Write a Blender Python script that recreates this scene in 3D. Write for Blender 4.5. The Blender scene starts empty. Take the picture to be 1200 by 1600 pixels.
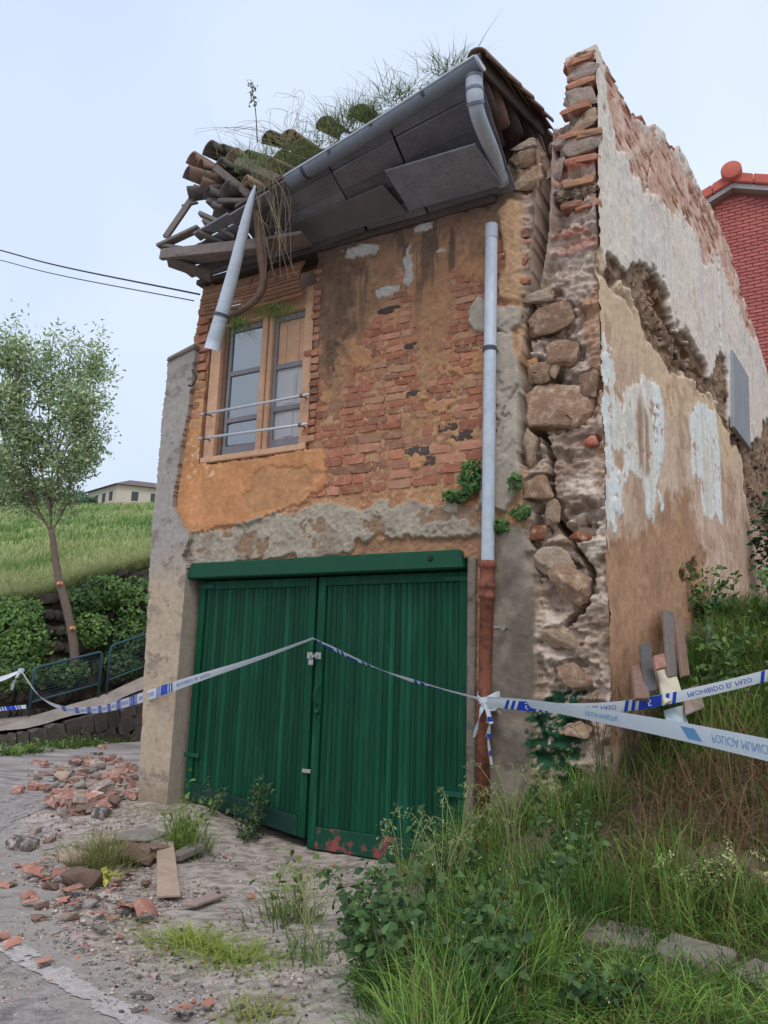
import bpy, bmesh, math, random
import numpy as np
from mathutils import Matrix, Vector
RAD = math.radians
random.seed(7)
rng = np.random.default_rng(11)
scene = bpy.context.scene
COL = scene.collection

# ------------------------------------------------------------------ camera
FPX = 1200.0
YAW, PITCH, ROLL = RAD(29.4), RAD(11.8), 0.03
EYE = np.array([0.0, 0.0, 1.6])
_F = np.array([-math.sin(YAW)*math.cos(PITCH), math.cos(YAW)*math.cos(PITCH), math.sin(PITCH)])
_R0 = np.array([math.cos(YAW), math.sin(YAW), 0.0]); _U0 = np.cross(_R0, _F)
_R = math.cos(ROLL)*_R0 + math.sin(ROLL)*_U0
_U = -math.sin(ROLL)*_R0 + math.cos(ROLL)*_U0
cam = bpy.data.cameras.new('camera')
cam.sensor_fit = 'HORIZONTAL'; cam.sensor_width = 36.0; cam.lens = 36.0*FPX/1200.0
cam.clip_start = 0.05; cam.clip_end = 3000.0
cam_o = bpy.data.objects.new('camera', cam); COL.objects.link(cam_o)
cam_o.matrix_world = Matrix(((_R[0], _U[0], -_F[0], EYE[0]), (_R[1], _U[1], -_F[1], EYE[1]),
                             (_R[2], _U[2], -_F[2], EYE[2]), (0, 0, 0, 1)))
scene.camera = cam_o

# ------------------------------------------------------------------ overcast daylight
SUN_EL, SUN_AZ = RAD(55), RAD(152)      # azimuth measured clockwise from +Y
w = bpy.data.worlds.new('World'); scene.world = w; w.use_nodes = True
nt = w.node_tree; nt.nodes.clear()
sky = nt.nodes.new('ShaderNodeTexSky'); sky.sky_type = 'NISHITA'; sky.sun_disc = False
sky.sun_elevation = SUN_EL; sky.sun_rotation = SUN_AZ
sky.air_density = 1.3; sky.dust_density = 3.0; sky.ozone_density = 1.0
bg1 = nt.nodes.new('ShaderNodeBackground'); bg1.inputs[1].default_value = 0.05
cloud = nt.nodes.new('ShaderNodeBackground')                       # the even cloud sheet over the sky
tc = nt.nodes.new('ShaderNodeTexCoord'); cn = nt.nodes.new('ShaderNodeTexNoise')
cn.inputs['Scale'].default_value = 1.6; cn.inputs['Detail'].default_value = 3
cr = nt.nodes.new('ShaderNodeValToRGB')
cr.color_ramp.elements[0].position = 0.30; cr.color_ramp.elements[0].color = (0.63, 0.75, 0.97, 1)
cr.color_ramp.elements[1].position = 0.70; cr.color_ramp.elements[1].color = (0.82, 0.92, 1.07, 1)
nt.links.new(tc.outputs['Generated'], cn.inputs['Vector']); nt.links.new(cn.outputs['Fac'], cr.inputs['Fac'])
nt.links.new(cr.outputs['Color'], cloud.inputs[0]); cloud.inputs[1].default_value = 1.0
add = nt.nodes.new('ShaderNodeMixShader'); add.inputs[0].default_value = 0.86
wo = nt.nodes.new('ShaderNodeOutputWorld')
nt.links.new(sky.outputs[0], bg1.inputs[0]); nt.links.new(bg1.outputs[0], add.inputs[1])
nt.links.new(cloud.outputs[0], add.inputs[2]); nt.links.new(add.outputs[0], wo.inputs[0])
sl = bpy.data.lights.new('sun', 'SUN'); sl.energy = 1.2; sl.angle = RAD(25); sl.color = (1.0, 0.96, 0.90)
so = bpy.data.objects.new('sun', sl); COL.objects.link(so)
_sd = Vector((math.sin(SUN_AZ)*math.cos(SUN_EL), math.cos(SUN_AZ)*math.cos(SUN_EL), math.sin(SUN_EL)))
so.rotation_euler = _sd.to_track_quat('Z', 'Y').to_euler()
vs = scene.view_settings; vs.view_transform = 'Standard'; vs.look = 'None'; vs.gamma = 1.0
vs.use_curve_mapping = False; vs.exposure = 0.22

# ------------------------------------------------------------------ points of the place (1200 x 1600 picture coordinates -> metres)
YF = 6.15                                           # the plane of the street front
def ray(px, py): return _F + _R*(px-600)/FPX + _U*(800-py)/FPX
def onY(px, py, Y=YF):
    d = ray(px, py); return EYE + d*(Y/d[1])
def onX(px, py, X):
    d = ray(px, py); return EYE + d*(X/d[0])
def onZ(px, py, Z):
    d = ray(px, py); return EYE + d*((Z-EYE[2])/d[2])
def atD(px, py, depth): return EYE + ray(px, py)*depth
SA = RAD(7.0); SP0 = np.array([-1.42, YF]); SN = np.array([math.cos(SA), -math.sin(SA)]); SDIR = np.array([math.sin(SA), math.cos(SA)])
def onS(px, py, off=0.0):                            # the gable wall: returns (s along wall, z)
    d = ray(px, py); t = ((SP0 - EYE[:2])@SN + off)/(d[:2]@SN); q = EYE + t*d
    return np.array([(q[:2]-SP0)@SDIR, q[2]])
def S3(s, z, off=0.0): return np.array([SP0[0]+SDIR[0]*s+SN[0]*off, SP0[1]+SDIR[1]*s+SN[1]*off, z])
def sst(a, b, x): 
    t = np.clip((np.asarray(x, float)-a)/(b-a), 0, 1); return t*t*(3-2*t)
def g(x, y):                                         # height of the ground
    x = np.asarray(x, float); y = np.asarray(y, float)
    z = 0.24*sst(4.7, 6.1, y)*sst(-4.25, -5.6, x)*sst(-8.2, -6.6, x)
    bank = 0.10 + np.minimum(0.60*np.maximum(y-5.05, 0), 2.15+0.09*np.maximum(y-8.6, 0))*sst(4.9, 6.0, y)
    z = z + bank*sst(-3.3, -1.35, x)*sst(2.2, 4.2, y)
    z = z + 0.02*sst(-9, -14, x)
    return z
def onG(px, py):
    d = ray(px, py); t = 1.0
    lo, hi = 0.5, 60.0
    for _ in range(50):
        m = 0.5*(lo+hi); q = EYE+d*m
        if q[2] > float(g(q[0], q[1])): lo = m
        else: hi = m
    return EYE + d*lo

# ------------------------------------------------------------------ noise
def _hash(ix, iy, iz, seed):
    h = (ix.astype(np.int64)*374761393 + iy.astype(np.int64)*668265263 + iz.astype(np.int64)*2147483647 + seed*1274126177) & 0xFFFFFFFF
    h = ((h ^ (h >> 13))*1274126177) & 0xFFFFFFFF
    h = (h ^ (h >> 16)) & 0xFFFFFF
    return h/float(0xFFFFFF)
def vn2(x, y, seed=0):
    x = np.asarray(x, float); y = np.asarray(y, float)
    ix = np.floor(x); iy = np.floor(y); fx = x-ix; fy = y-iy
    fx = fx*fx*fx*(fx*(fx*6-15)+10); fy = fy*fy*fy*(fy*(fy*6-15)+10)
    z = np.zeros_like(ix)
    a = _hash(ix, iy, z, seed); b = _hash(ix+1, iy, z, seed); c = _hash(ix, iy+1, z, seed); d = _hash(ix+1, iy+1, z, seed)
    return (a+(b-a)*fx)*(1-fy) + (c+(d-c)*fx)*fy
def fb(x, y, sc=1.0, oc=4, seed=0, gain=0.5):        # roughly -1..1
    t = 0; a = 1; n = 0
    for k in range(oc):
        t = t + a*(vn2(np.asarray(x)*sc+17.3*k, np.asarray(y)*sc-9.1*k, seed+k)*2-1); n += a; a *= gain; sc *= 2.03
    return t/n*1.5
def vn3(p, sc=1.0, seed=0):
    p = np.asarray(p)*sc
    i = np.floor(p); f = p-i; f = f*f*(3-2*f); r = 0
    for dx in (0, 1):
        for dy in (0, 1):
            for dz in (0, 1):
                wgt = (f[:, 0] if dx else 1-f[:, 0])*(f[:, 1] if dy else 1-f[:, 1])*(f[:, 2] if dz else 1-f[:, 2])
                r = r + wgt*_hash(i[:, 0]+dx, i[:, 1]+dy, i[:, 2]+dz, seed)
    return r*2-1
def sdp(x, y, poly):                                 # signed distance to a polygon, negative inside
    poly = np.asarray(poly, float); d2 = np.full(x.shape, 1e9); ins = np.zeros(x.shape, bool)
    for k in range(len(poly)):
        ax, ay = poly[k]; bx, by = poly[(k+1) % len(poly)]
        ex, ey = bx-ax, by-ay; t = np.clip(((x-ax)*ex+(y-ay)*ey)/max(ex*ex+ey*ey, 1e-9), 0, 1)
        d2 = np.minimum(d2, (x-ax-t*ex)**2+(y-ay-t*ey)**2)
        if ay != by:
            c = ((ay > y) != (by > y)) & (x < (bx-ax)*(y-ay)/(by-ay)+ax); ins ^= c
    return np.sqrt(d2)*np.where(ins, -1, 1)
def sdl(x, y, pts):                                  # distance to a polyline
    pts = np.asarray(pts, float); d2 = np.full(x.shape, 1e9)
    for k in range(len(pts)-1):
        ax, ay = pts[k]; bx, by = pts[k+1]; ex, ey = bx-ax, by-ay
        t = np.clip(((x-ax)*ex+(y-ay)*ey)/max(ex*ex+ey*ey, 1e-9), 0, 1)
        d2 = np.minimum(d2, (x-ax-t*ex)**2+(y-ay-t*ey)**2)
    return np.sqrt(d2)
def lin(c):
    c = np.asarray(c, float)/255.0
    return np.where(c <= 0.04045, c/12.92, ((c+0.055)/1.055)**2.4)
KA = 1.22
def A(r, g_, b, k=1.0):                              # pigment colour from a colour seen in even grey light
    c = lin((r, g_, b)); l_ = c@np.array([.2126, .7152, .0722]); s_ = .95 if g_ > r and g_ > b else .90
    return np.minimum((l_+(c-l_)*s_)*KA*k, 0.85)

# ------------------------------------------------------------------ materials
_M = {}
def mat(name, col=(0.5, 0.5, 0.5), rough=0.9, var=0.25, scale=6.0, bump=0.3, bscale=80.0, metal=0.0, attr=False,
        rnd=0.0, spec=0.3, col2=None, trans=0.0, alpha_noise=None, bdist=0.01, thr=None, obj=False, stretch=None, speck=None):
    if name in _M: return _M[name]
    m = bpy.data.materials.new(name); m.use_nodes = True; t = m.node_tree; N = t.nodes; L = t.links
    b = N['Principled BSDF']; b.inputs['Roughness'].default_value = rough; b.inputs['Metallic'].default_value = metal
    b.inputs['Specular IOR Level'].default_value = spec
    geo = N.new('ShaderNodeNewGeometry'); pos = geo.outputs['Position']
    if obj: pos = N.new('ShaderNodeTexCoord').outputs['Object']
    if stretch:
        mp = N.new('ShaderNodeMapping'); mp.inputs['Scale'].default_value = stretch; L.new(pos, mp.inputs['Vector']); pos = mp.outputs[0]
    if attr:
        a = N.new('ShaderNodeAttribute'); a.attribute_name = 'Col'; base = a.outputs['Color']
    else:
        r = N.new('ShaderNodeRGB'); r.outputs[0].default_value = (*[float(v) for v in col], 1); base = r.outputs[0]
    n1 = N.new('ShaderNodeTexNoise'); n1.inputs['Scale'].default_value = scale; n1.inputs['Detail'].default_value = 6
    n1.inputs['Roughness'].default_value = 0.65; L.new(pos, n1.inputs['Vector'])
    if col2 is not None:
        rp = N.new('ShaderNodeValToRGB'); th = thr or (0.48, 0.56)
        rp.color_ramp.elements[0].position = th[0]; rp.color_ramp.elements[1].position = th[1]
        rp.color_ramp.elements[0].color = (0, 0, 0, 1); rp.color_ramp.elements[1].color = (1, 1, 1, 1)
        L.new(n1.outputs['Fac'], rp.inputs['Fac'])
        mx = N.new('ShaderNodeMix'); mx.data_type = 'RGBA'; L.new(rp.outputs['Color'], mx.inputs['Factor'])
        L.new(base, mx.inputs['A']); mx.inputs['B'].default_value = (*[float(v) for v in col2], 1); base = mx.outputs['Result']
    n2 = N.new('ShaderNodeTexNoise'); n2.inputs['Scale'].default_value = bscale; n2.inputs['Detail'].default_value = 5
    n2.inputs['Roughness'].default_value = 0.7; L.new(pos, n2.inputs['Vector'])
    mr = N.new('ShaderNodeMapRange'); mr.inputs['From Min'].default_value = 0.25; mr.inputs['From Max'].default_value = 0.75
    mr.inputs['To Min'].default_value = 1-var; mr.inputs['To Max'].default_value = 1+var
    am = N.new('ShaderNodeMath'); am.operation = 'MULTIPLY_ADD'; am.inputs[1].default_value = 0.55
    hm = N.new('ShaderNodeMath'); hm.operation = 'MULTIPLY'; hm.inputs[1].default_value = 0.45
    L.new(n2.outputs['Fac'], hm.inputs[0]); L.new(n1.outputs['Fac'], am.inputs[0]); L.new(hm.outputs[0], am.inputs[2])
    L.new(am.outputs[0], mr.inputs['Value'])
    val = mr.outputs['Result']
    if rnd:
        oi = N.new('ShaderNodeObjectInfo'); r2 = N.new('ShaderNodeMapRange')
        r2.inputs['To Min'].default_value = 1-rnd; r2.inputs['To Max'].default_value = 1+rnd
        L.new(oi.outputs['Random'], r2.inputs['Value']); mm = N.new('ShaderNodeMath'); mm.operation = 'MULTIPLY'
        L.new(val, mm.inputs[0]); L.new(r2.outputs['Result'], mm.inputs[1]); val = mm.outputs[0]
    for (ssc, scol, slo, shi) in (speck or []):           # fine grit of another colour
        sn = N.new('ShaderNodeTexNoise'); sn.inputs['Scale'].default_value = ssc; sn.inputs['Detail'].default_value = 2; L.new(pos, sn.inputs['Vector'])
        sr = N.new('ShaderNodeMapRange'); sr.inputs['From Min'].default_value = slo; sr.inputs['From Max'].default_value = shi; L.new(sn.outputs['Fac'], sr.inputs['Value'])
        sx = N.new('ShaderNodeMix'); sx.data_type = 'RGBA'; L.new(sr.outputs['Result'], sx.inputs['Factor']); L.new(base, sx.inputs['A'])
        sx.inputs['B'].default_value = (*[float(v) for v in scol], 1); base = sx.outputs['Result']
    vm = N.new('ShaderNodeVectorMath'); vm.operation = 'SCALE'; L.new(base, vm.inputs[0]); L.new(val, vm.inputs['Scale'])
    L.new(vm.outputs[0], b.inputs['Base Color'])
    if bump:
        bp = N.new('ShaderNodeBump'); bp.inputs['Strength'].default_value = bump; bp.inputs['Distance'].default_value = bdist
        L.new(am.outputs[0], bp.inputs['Height']); L.new(bp.outputs[0], b.inputs['Normal'])
    if trans:
        b.inputs['Transmission Weight'].default_value = 0.0
        tr = N.new('ShaderNodeBsdfTranslucent'); L.new(vm.outputs[0], tr.inputs[0])
        ms = N.new('ShaderNodeMixShader'); ms.inputs[0].default_value = trans
        L.new(b.outputs[0], ms.inputs[1]); L.new(tr.outputs[0], ms.inputs[2]); L.new(ms.outputs[0], N['Material Output'].inputs[0])
    _M[name] = m
    return m

# ------------------------------------------------------------------ objects
def _tag(o, label=None, cat=None, group=None, kind=None):
    if label: o['label'] = label
    if cat: o['category'] = cat
    if group: o['group'] = group
    if kind: o['kind'] = kind
    return o
def thing(name, loc, label, cat, group=None):
    o = bpy.data.objects.new(name, None); COL.objects.link(o); o.location = [float(v) for v in loc]; o.empty_display_size = 0.1
    return _tag(o, label, cat, group)
def link(name, me, parent=None, matrix=None):
    o = bpy.data.objects.new(name, me); COL.objects.link(o)
    if parent is not None:
        o.parent = parent
        if parent.type == 'EMPTY': o.matrix_parent_inverse = Matrix.Translation(-Vector(parent.location))
    if matrix is not None: o.matrix_basis = matrix
    return o
def mesh(name, V, F, m=None, col=None, smooth=False):
    me = bpy.data.meshes.new(name); V = np.asarray(V, np.float32).reshape(-1, 3)
    if isinstance(F, np.ndarray) and F.ndim == 2:
        nf, k = F.shape
        me.vertices.add(len(V)); me.vertices.foreach_set('co', V.ravel())
        me.loops.add(nf*k); me.loops.foreach_set('vertex_index', F.astype(np.int32).ravel())
        me.polygons.add(nf); me.polygons.foreach_set('loop_start', np.arange(0, nf*k, k, dtype=np.int32))
        me.update(calc_edges=True)
    else:
        me.from_pydata([tuple(map(float, v)) for v in V], [], [tuple(map(int, f)) for f in F]); me.update()
    if smooth: me.polygons.foreach_set('use_smooth', np.ones(len(me.polygons), bool))
    if col is not None:
        a = me.attributes.new('Col', 'FLOAT_COLOR', 'POINT'); c = np.ones((len(V), 4), np.float32); c[:, :3] = col
        a.data.foreach_set('color', c.ravel())
    if m is not None: me.materials.append(m)
    me.validate()
    return me
def obj(name, V, F, m, parent=None, col=None, smooth=False):
    return link(name, mesh(name, V, F, m, col, smooth), parent)
class MB:                                            # collects pieces of ONE part
    def __init__(s): s.V = []; s.F = []; s.C = []
    def add(s, V, F, c=None):
        n = len(s.V); s.V += [tuple(map(float, v)) for v in V]; s.F += [tuple(int(i)+n for i in f) for f in F]
        if c is not None: s.C += [tuple(c)]*len(V)
    def hexa(s, p, c=None):                          # 8 corners: bottom loop 0-3, top loop 4-7
        s.add(p, [(3, 2, 1, 0), (4, 5, 6, 7), (0, 1, 5, 4), (1, 2, 6, 5), (2, 3, 7, 6), (3, 0, 4, 7)], c)
    def box(s, x0, x1, y0, y1, z0, z1, c=None):
        s.hexa([(x0, y0, z0), (x1, y0, z0), (x1, y1, z0), (x0, y1, z0), (x0, y0, z1), (x1, y0, z1), (x1, y1, z1), (x0, y1, z1)], c)
    def tube(s, pts, rad, n=10, cap=True, c=None, arc=None, closed=True):
        V, F = tube(pts, rad, n, cap); s.add(V, F, c)
    def build(s, name, m, parent=None, smooth=False, bevel=0.0):
        o = obj(name, s.V, s.F, m, parent, np.array(s.C) if s.C else None, smooth)
        if bevel:
            bm = bmesh.new(); bm.from_mesh(o.data)
            bmesh.ops.bevel(bm, geom=bm.edges[:], offset=bevel, segments=1, affect='EDGES', clamp_overlap=True); bm.to_mesh(o.data); bm.free()
        return o
def frames(pts):
    pts = np.asarray(pts, float); T = np.gradient(pts, axis=0); T /= np.linalg.norm(T, axis=1)[:, None]+1e-12
    up = np.array([0, 0, 1.0]) if abs(T[0][2]) < 0.9 else np.array([0, 1.0, 0])
    A_ = []; B_ = []; a = np.cross(T[0], up); a /= np.linalg.norm(a)
    for t in T:
        a = a-t*(a@t); a /= np.linalg.norm(a)+1e-12; A_.append(a); B_.append(np.cross(t, a))
    return T, np.array(A_), np.array(B_)
def tube(pts, rad, n=10, cap=True):
    pts = np.asarray(pts, float); rad = np.broadcast_to(np.asarray(rad, float), (len(pts),)); T, A_, B_ = frames(pts)
    th = np.arange(n)*2*math.pi/n
    V = (pts[:, None]+rad[:, None, None]*(np.cos(th)[None, :, None]*A_[:, None]+np.sin(th)[None, :, None]*B_[:, None])).reshape(-1, 3)
    F = [(i*n+j, i*n+(j+1) % n, (i+1)*n+(j+1) % n, (i+1)*n+j) for i in range(len(pts)-1) for j in range(n)]
    if cap: F += [tuple(range(n-1, -1, -1)), tuple((len(pts)-1)*n+j for j in range(n))]
    return V.tolist(), F
def crv(pts, n=24):                                  # Catmull-Rom through points
    p = np.asarray(pts, float); p = np.vstack([2*p[0]-p[1], p, 2*p[-1]-p[-2]]); out = []
    k = len(p)-3
    for t in np.linspace(0, k-1e-6, n):
        i = int(t); u = t-i; a, b, c, d = p[i:i+4]
        out.append(0.5*((2*b)+(-a+c)*u+(2*a-5*b+4*c-d)*u*u+(-a+3*b-3*c+d)*u**3))
    return np.array(out)
def relief(name, us, vs, pos, nrm, hfun, m, parent, skirt=0.1, noskirt=None):
    """a wall face with real depth: grid, holes where keep is False, edges turned back by skirt"""
    U, Vv = np.meshgrid(us, vs, indexing='ij'); nu, nv = U.shape
    u = U.ravel(); v = Vv.ravel(); h, col, keep = hfun(u, v)
    P = pos(u, v)+np.asarray(nrm)[None]*h[:, None]
    idx = np.arange(nu*nv).reshape(nu, nv)
    q = np.stack([idx[:-1, :-1], idx[1:, :-1], idx[1:, 1:], idx[:-1, 1:]], -1).reshape(-1, 4)
    q = q[keep[q].all(1)]
    E = np.concatenate([q[:, [0, 1]], q[:, [1, 2]], q[:, [2, 3]], q[:, [3, 0]]])
    key = np.sort(E, 1); key = key[:, 0]*(nu*nv)+key[:, 1]
    _, inv, cnt = np.unique(key, return_inverse=True, return_counts=True)
    be = E[cnt[inv] == 1]
    if noskirt is not None: be = be[~noskirt(u[be[:, 0]], v[be[:, 0]])]
    bv = np.unique(be); mp = np.full(nu*nv, -1); mp[bv] = np.arange(len(bv))+nu*nv
    nb_ = len(bv); P2 = P[bv]-np.asarray(nrm)[None]*skirt; mc = col[bv].mean(0)[None]
    sk = np.stack([mp[be[:, 1]], mp[be[:, 0]], mp[be[:, 0]]+nb_, mp[be[:, 1]]+nb_], -1)
    V = np.vstack([P, P[bv], P2]); C = np.vstack([col, col[bv]*.3+mc*.7, np.repeat(mc, nb_, 0)]); F = np.vstack([q, sk])
    used = np.unique(F); rm = np.full(len(V), -1); rm[used] = np.arange(len(used))
    return obj(name, V[used], rm[F], m, parent, C[used], True)
def mixc(col, m_, c):
    m_ = m_[:, None]; c = np.asarray(c); return col*(1-m_)+c*m_
def rockmesh(name, seed, m, sub=4, amp=0.05, block=0.5, sc=1.3):
    """an angular broken stone: hull of a few points, faces roughened"""
    r = np.random.default_rng(seed*7+1); n = 15
    v = r.normal(size=(n, 3)); v /= np.linalg.norm(v, axis=1)[:, None]; p = np.sign(v)*np.abs(v)**block
    p = p/np.abs(p).max(0)*r.uniform(.82, 1.0, (n, 1))
    bm = bmesh.new()
    for q in p: bm.verts.new(q*0.5)
    bmesh.ops.convex_hull(bm, input=bm.verts[:]); bmesh.ops.delete(bm, geom=[x for x in bm.verts if not x.link_faces], context='VERTS')
    bmesh.ops.bevel(bm, geom=bm.edges[:], offset=.035, segments=1, affect='EDGES', clamp_overlap=True)
    bmesh.ops.triangulate(bm, faces=bm.faces[:])
    for _ in range(2 if sub >= 4 else 1):
        bmesh.ops.subdivide_edges(bm, edges=[e for e in bm.edges if e.calc_length() > (.10 if sub >= 4 else .2)], cuts=1, use_grid_fill=True)
        bmesh.ops.triangulate(bm, faces=[f for f in bm.faces if len(f.verts) > 3])
    bm.normal_update(); V = np.array([x.co[:] for x in bm.verts]); Nn = np.array([x.normal[:] for x in bm.verts])
    d = .05*vn3(V+seed, 4.0, seed)+.03*vn3(V+seed, 11.0, seed+3)
    V = V+Nn*d[:, None]
    F = np.array([[x.index for x in f.verts] for f in bm.faces]) if not bm.verts.index_update() else None
    bm.free()
    return mesh(name, V, F, m)
def brickmesh(name, seed, m, amp=0.05, n=3):
    bm = bmesh.new(); bmesh.ops.create_cube(bm, size=1.0)
    bmesh.ops.subdivide_edges(bm, edges=bm.edges[:], cuts=1, use_grid_fill=True)
    r = random.Random(seed)
    for v in bm.verts:
        k = sum(abs(abs(c)-0.5) < 1e-4 for c in v.co)
        s = 1.0 - (0.10 if k == 3 else 0.03 if k == 2 else 0.0)*r.uniform(0.3, 1.6)
        v.co = [c*s+r.uniform(-amp, amp)*0.7 for c in v.co]
    me = bpy.data.meshes.new(name); bm.to_mesh(me); bm.free(); me.materials.append(m); return me
def MX(loc, rot=(0, 0, 0), sc=(1, 1, 1)):
    from mathutils import Euler
    return Matrix.Translation(Vector([float(v) for v in loc])) @ Euler(rot).to_matrix().to_4x4() @ Matrix.Diagonal((*[float(v) for v in sc], 1))
# ================================================================== ground, road, path, meadow
def spaced(lo, a, b, hi, d, gr=1.16):
    c = list(np.arange(a, b+1e-6, d)); st = d; v = b
    while v < hi: st *= gr; v += st; c.append(v)
    st = d; v = a; l = []
    while v > lo: st *= gr; v -= st; l.append(v)
    return np.array(l[::-1]+c)
gx = spaced(-500, -8.6, 1.6, 500, 0.045); gy = spaced(-120, 2.0, 8.2, 500, 0.045)
GX, GY = np.meshgrid(gx, gy, indexing='ij'); x = GX.ravel(); y = GY.ravel()
near = sst(30, 15, np.hypot(x, y))
grain = fb(x, y, 9, 4, 3)*0.006 + fb(x, y, 2.2, 3, 8)*0.014
z = g(x, y)+grain*near
c = np.tile(A(160, 147, 138), (len(x), 1))
n1 = fb(x, y, 1.1, 4, 21); n2 = fb(x, y, 5, 4, 31); n3 = fb(x, y, 16, 3, 77)
c = mixc(c, sst(-0.1, 0.5, n1)*0.6, A(146, 127, 110)); c = mixc(c, sst(0.1, 0.6, n2)*0.5, A(180, 166, 156))
c = mixc(c, sst(0.15, 0.5, n3)*0.65, A(92, 80, 72)); n4 = fb(x, y, 45, 2, 78); c = mixc(c, sst(.1, .5, n4)*.5, A(176, 164, 152)); c = mixc(c, sst(-.15, -.5, n4)*.5, A(88, 78, 72))
gr_m = sst(-3.3, -2.5, x+0.35*(y-6)*0+0.55*(6-y)*-1*0+0.25*n1)          # soil under the weeds
gr_m = sst(-0.25, 0.25, (x+3.0-0.42*(6.0-y))+0.3*n1)
c = mixc(c, gr_m*0.85, A(84, 70, 50)); c = mixc(c, gr_m*sst(0, .5, n2)*.6, A(70, 76, 40))
idx = np.arange(len(x)).reshape(GX.shape)
q = np.stack([idx[:-1, :-1], idx[1:, :-1], idx[1:, 1:], idx[:-1, 1:]], -1).reshape(-1, 4)
GRIT = [(95, A(184, 172, 160), .64, .74), (70, A(86, 76, 70), .66, .74), (48, A(150, 98, 80), .72, .78)]
M_ground = mat('dusty_ground', attr=True, rough=0.95, var=0.40, scale=24, bump=0.7, bscale=140, bdist=0.010, speck=GRIT)
_tag(obj('ground', np.stack([x, y, z], 1), q, M_ground, None, c, True), kind='structure')

def sheet(name, us, vs, dz, hf, m):
    U, V_ = np.meshgrid(us, vs, indexing='ij'); x = U.ravel(); y = V_.ravel(); col, keep = hf(x, y)
    idx = np.arange(len(x)).reshape(U.shape)
    q = np.stack([idx[:-1, :-1], idx[1:, :-1], idx[1:, 1:], idx[:-1, 1:]], -1).reshape(-1, 4); q = q[keep[q].all(1)]
    z = g(x, y)+(fb(x, y, 9, 4, 3)*0.006+fb(x, y, 2.2, 3, 8)*0.014)*sst(30, 15, np.hypot(x, y))+dz
    used = np.unique(q); rm = np.full(len(x), -1); rm[used] = np.arange(len(used))
    return _tag(obj(name, np.stack([x, y, z], 1)[used], rm[q], m, None, col[used], True), kind='structure')
def P2(lst, f): return np.array([f(*p)[:2] for p in lst])
dirt_poly = P2([(232, 1245), (150, 1300), (60, 1345), (95, 1450), (190, 1500), (330, 1560), (360, 1600), (800, 1750), (1200, 1600), (900, 1200), (480, 1300)], lambda a, b: onZ(a, b, 0.02))
def road_f(x, y):
    n = fb(x, y, 2.3, 5, 41); n2 = fb(x, y, 7, 4, 43); n3 = fb(x, y, 26, 3, 45)
    sd = sdp(x, y, dirt_poly)+0.16*n+0.10*n2
    col = np.tile(A(148, 139, 133), (len(x), 1)); n4 = fb(x, y, 48, 2, 46)
    col = mixc(col, sst(-0.2, 0.5, n)*0.5, A(146, 138, 136)); col = mixc(col, sst(0.15, 0.6, n3)*0.45, A(92, 88, 90))
    col = mixc(col, sst(.1, .5, n4)*.55, A(166, 156, 150)); col = mixc(col, sst(-.1, -.45, n4)*.6, A(84, 78, 78))
    dust = sst(0.9, 0.0, sd+0.5*n2+.3*n4)*0.7
    col = mixc(col, dust, A(160, 148, 138))
    keep = (sd > 0.02) & ~((y > 5.2) & (x > -7.0))
    return col, keep
M_road = mat('worn_asphalt', attr=True, rough=0.95, var=0.42, scale=45, bump=0.9, bscale=150, bdist=0.015, spec=.1, speck=[(110, A(184, 172, 166), .63, .72), (90, A(76, 70, 70), .63, .72)])
sheet('road', spaced(-60, -8.6, -0.4, 1.5, 0.045), spaced(-3, 2.0, 7.0, 26, 0.045), 0.005, road_f, M_road)
la, lb = onZ(-60, 1438, 0), onZ(235, 1612, 0)
ld = (lb-la)[:2]; ld /= np.linalg.norm(ld); ln = np.array([-ld[1], ld[0]])
def line_f(x, y):
    d = np.abs((x-la[0])*ln[0]+(y-la[1])*ln[1]); along = (x-la[0])*ld[0]+(y-la[1])*ld[1]
    n = fb(x, y, 9, 5, 51); n2 = fb(x, y, 30, 3, 53)
    keep = (d+0.015*n < 0.078) & (n+0.7*n2 < 0.85)
    return mixc(np.tile(A(178, 168, 164), (len(x), 1)), sst(-.1, .6, n2)*.5, A(150, 140, 136)), keep
sheet('road_marking', np.arange(-6.2, -1.9, 0.016), np.arange(2.2, 4.6, 0.016), 0.010, line_f, M_road)

# raised path behind the street, with its low dark wall
M_conc = mat('weathered_concrete', A(138, 126, 116), var=0.5, scale=3, bump=0.5, bscale=60)
M_dkwall = mat('mossy_dark_stone', A(70, 62, 56), var=0.5, scale=5, bump=0.8, bscale=40, bdist=0.03)
pe = [(-120, 1156, 13.9), (0, 1142, 14.5), (45, 1136, 14.7), (110, 1119, 15.3), (160, 1105, 15.8), (215, 1080, 16.5), (330, 1030, 18.0)]
edge = np.array([atD(*p) for p in pe])
mid = np.array([atD(*p) for p in [(-120, 1140, 14.3), (0, 1126, 14.85), (45, 1119, 15.0), (110, 1100, 15.6), (160, 1085, 16.1), (215, 1060, 16.9), (330, 1012, 18.4)]]); back = mid + np.array([-1.2, 2.1, 0.05])
V = []; F = []
sub = 1
fine = crv(edge, 60); fineb = crv(back, 60)
k = 60
jit = fb(np.arange(k)*0.3, np.zeros(k), 1, 3, 5)*0.03
top = fine.copy(); top[:, 2] += jit*0.5
finem = crv(mid, 60); finem[:, 2] -= .01
V = np.vstack([top, finem, fineb, np.c_[fine[:, :2]+np.c_[jit, jit*-1], np.full(k, -0.1)], top+np.array([0.25, -0.3, -0.0])*0]); 
F = [(i, i+1, k+i+1, k+i) for i in range(k-1)]+[(k+i, k+i+1, 2*k+i+1, 2*k+i) for i in range(k-1)]
_tag(obj('path', V[:3*k], F, M_conc, None, None, False), kind='structure')
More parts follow.
